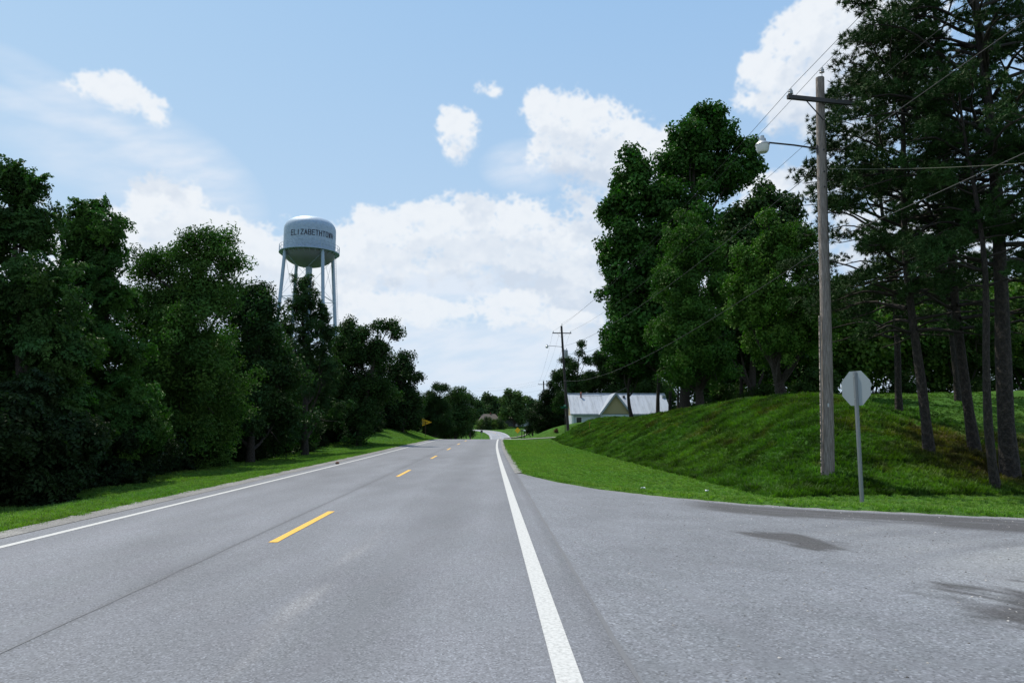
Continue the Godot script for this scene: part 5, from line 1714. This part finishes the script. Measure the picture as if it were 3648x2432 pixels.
func pines() -> void:
	var t := Color(0.034, 0.08, 0.02)
	pine(stand(925, 446, 21.6), "pine nearest the stop sign's right side, its trunk rising straight behind the sign", 14.5, 0.14, 3.9, 4.0, Vector3(-0.012, 0, 0), t, 1, 0.8)
	pine(stand(973, 448, 22.4), "pine whose straight trunk stands midway between the stop sign and the right edge", 18.0, 0.15, 4.0, 5.2, Vector3(-0.022, 0, 0), t, 2, 0.8)
	pine(stand(998.5, 485, 18.7), "slender pine rooted lowest on the slope near the right edge", 11.5, 0.105, 5.6, 2.4, Vector3(-0.01, 0, 0), t, 3, 0.8)
	pine(stand(1014, 471, 19.8), "thickest pine trunk at the right edge, dark barked and towering out of view", 21.0, 0.21, 6.2, 5.0, Vector3(0.0, 0, 0), t, 4, 0.6)
	pine(stand(900, 400, 30.0), "pine farther up the hill whose boughs reach left past the utility pole", 14.6, 0.13, 3.4, 5.4, Vector3(-0.02, 0, 0), t, 5, 0.8)
	pine(stand(1075, 455, 22.0), "pine standing just beyond the right edge with boughs reaching in", 19.0, 0.17, 4.5, 4.8, Vector3.ZERO, t, 6, 0.55)
	pine(stand(955, 392, 34.0), "slim pine behind the others on the sunlit hilltop", 17.0, 0.13, 4.0, 3.8, Vector3.ZERO, t, 7, 0.65)

func far_trees() -> void:
	var g := "trees beyond the far bend"
	var list := [
		[490, 425, 395, "dark round tree behind the brown roof", [[487, 399, 5], [494, 401, 6], [482, 406, 6], [499, 408, 6], [490, 412, 9]], Color(0.045, 0.085, 0.03)],
		[514, 425, 371, "tall light green tree standing over the grey building", [[509, 393, 3.5], [517, 395, 4], [505, 400, 5], [513, 402, 7], [522, 402, 5], [516, 411, 8], [507, 411, 6], [525, 411, 5], [517, 416, 4], [521, 418, 4], [504, 416, 3]], Color(0.075, 0.13, 0.04)],
		[530, 426, 402, "dark tree right of the tall light green one", [[528, 400, 4], [534, 406, 6], [529, 413, 6], [540, 405, 6]], Color(0.045, 0.08, 0.03)],
		[478, 425, 380, "mid green tree at the left of the far bend", [[477, 404, 4], [481, 412, 5], [475, 415, 6]], Color(0.05, 0.1, 0.034)]]
	for k in list.size():
		var q: Array = list[k]
		tree("far_tree", q[3], g, stand(q[0], q[1], q[2]), 0.35, masses(q[2], q[4], 900 + k), "broad", 3.0, 1.3, q[5], 900 + k)
	var sh := [[481, 428, 352, 5, "pale green shrub left of the brown roof"], [487, 429, 350, 6.5, "tall dark shrub before the brown roof"], [493, 428, 354, 5, "bushy shrub in the middle of the brown roofed house"], [499, 427, 356, 5.2, "yellow green shrub hiding the house's right corner"], [503, 426, 362, 2.6, "small low shrub at the left end of the far lawn"]]
	for k in sh.size():
		var q: Array = sh[k]
		var at := stand(q[0], q[1], q[2])
		tree("far_shrub", q[4], "shrubs before the brown roofed house", at, 0.0, heap(at, q[3], 2.4, 950 + k, 0.0), "round", 1.8, 0.9, [Color(0.10, 0.16, 0.04), Color(0.04, 0.07, 0.025)][k % 2], 950 + k, {"category": "shrub"})
	# the wooded skyline beyond everything
	var r := RandomNumberGenerator.new()
	r.seed = 91
	var xs := []
	var cs := PackedColorArray()
	for i in 5200:
		var a := deg_to_rad(r.randf_range(-75, 75))
		var d := r.randf_range(430, 620)
		var x := sin(a) * d
		var z := cos(a) * d
		var h := r.randf() * (13.0 + 4.0 * bumps.get_noise_2d(a * 60.0, 3.0))
		xs.append(Transform3D(turn_to((Vector3.UP + ball(r) * 0.6).normalized(), r, r.randf_range(5.0, 8.0)), ground(x, -z) + Vector3(0, h - 2.0, 0)))
		var l := r.randf_range(0.7, 1.3)
		cs.append(Color(0.032 * l, 0.062 * l, 0.024 * l))
	tag(copies("distant_wood", sprigs["broad"][0], M.leaf, xs, cs, self), "far wood along the horizon beyond the bend", "wood")


func _ready() -> void:
	rng.seed = 2024
	bumps.seed = 4; bumps.frequency = 0.25; bumps.fractal_octaves = 3
	lumps.seed = 9; lumps.frequency = 0.55; lumps.fractal_octaves = 2
	var cam := Camera3D.new()
	cam.name = "camera"
	cam.position = EYE
	cam.basis = Basis(Vector3.UP, YAW) * Basis(Vector3.RIGHT, PITCH)
	cam.fov = rad_to_deg(2.0 * atan(341.0 / FOCAL))
	cam.near = 0.1
	cam.far = 3000.0
	add_child(cam)
	cam.current = true
	var env := Environment.new()
	env.background_mode = Environment.BG_SKY
	var pano := PanoramaSkyMaterial.new()
	pano.panorama = ImageTexture.create_from_image(make_sky())
	env.sky = Sky.new()
	env.sky.sky_material = pano
	env.tonemap_mode = Environment.TONE_MAPPER_LINEAR
	env.tonemap_exposure = 1.0
	env.sdfgi_enabled = true
	env.ssao_enabled = true
	env.ssil_enabled = true
	var we := WorldEnvironment.new()
	we.name = "surroundings"
	we.environment = env
	add_child(we)
	var sun := DirectionalLight3D.new()
	sun.name = "sun"
	sun.light_energy = 1.6
	sun.light_color = Color(1.0, 0.965, 0.9)
	sun.light_angular_distance = 0.5
	sun.shadow_enabled = true
	add_child(sun)
	sun.look_at_from_position(Vector3(-0.30, 0.88, -0.36) * 100.0, Vector3.ZERO, Vector3.FORWARD)

	profile_table = table([-100, 0, 40, 70, 86, 98, 112, 132, 160, 200, 240, 270, 285, 300, 320, 340, 360, 400, 600, 1500], [0, 0, 0, 0.10, 0.12, -0.06, -0.5, -1.7, -3.6, -4.3, -3.4, -2.25, -1.5, -0.8, -0.2, 0.35, 0.75, 1.3, 2.5, 3.0], -100, 1510)
	centre_table = table([-100, 0, 45, 65, 90, 140, 200, 255, 285, 300], [-2.85, -2.85, -2.85, -2.7, -2.25, -0.5, 2.2, 3.9, 3.5, 2.3], -100, 310)
	materials()
	make_sprigs()
	make_ground()
	make_centre_line()
	make_roads()
	make_gravel()
	water_tower()
	house()
	far_houses()
	poles()
	signs()
	left_trees()
	right_trees()
	pines()
	far_trees()
	make_grass()
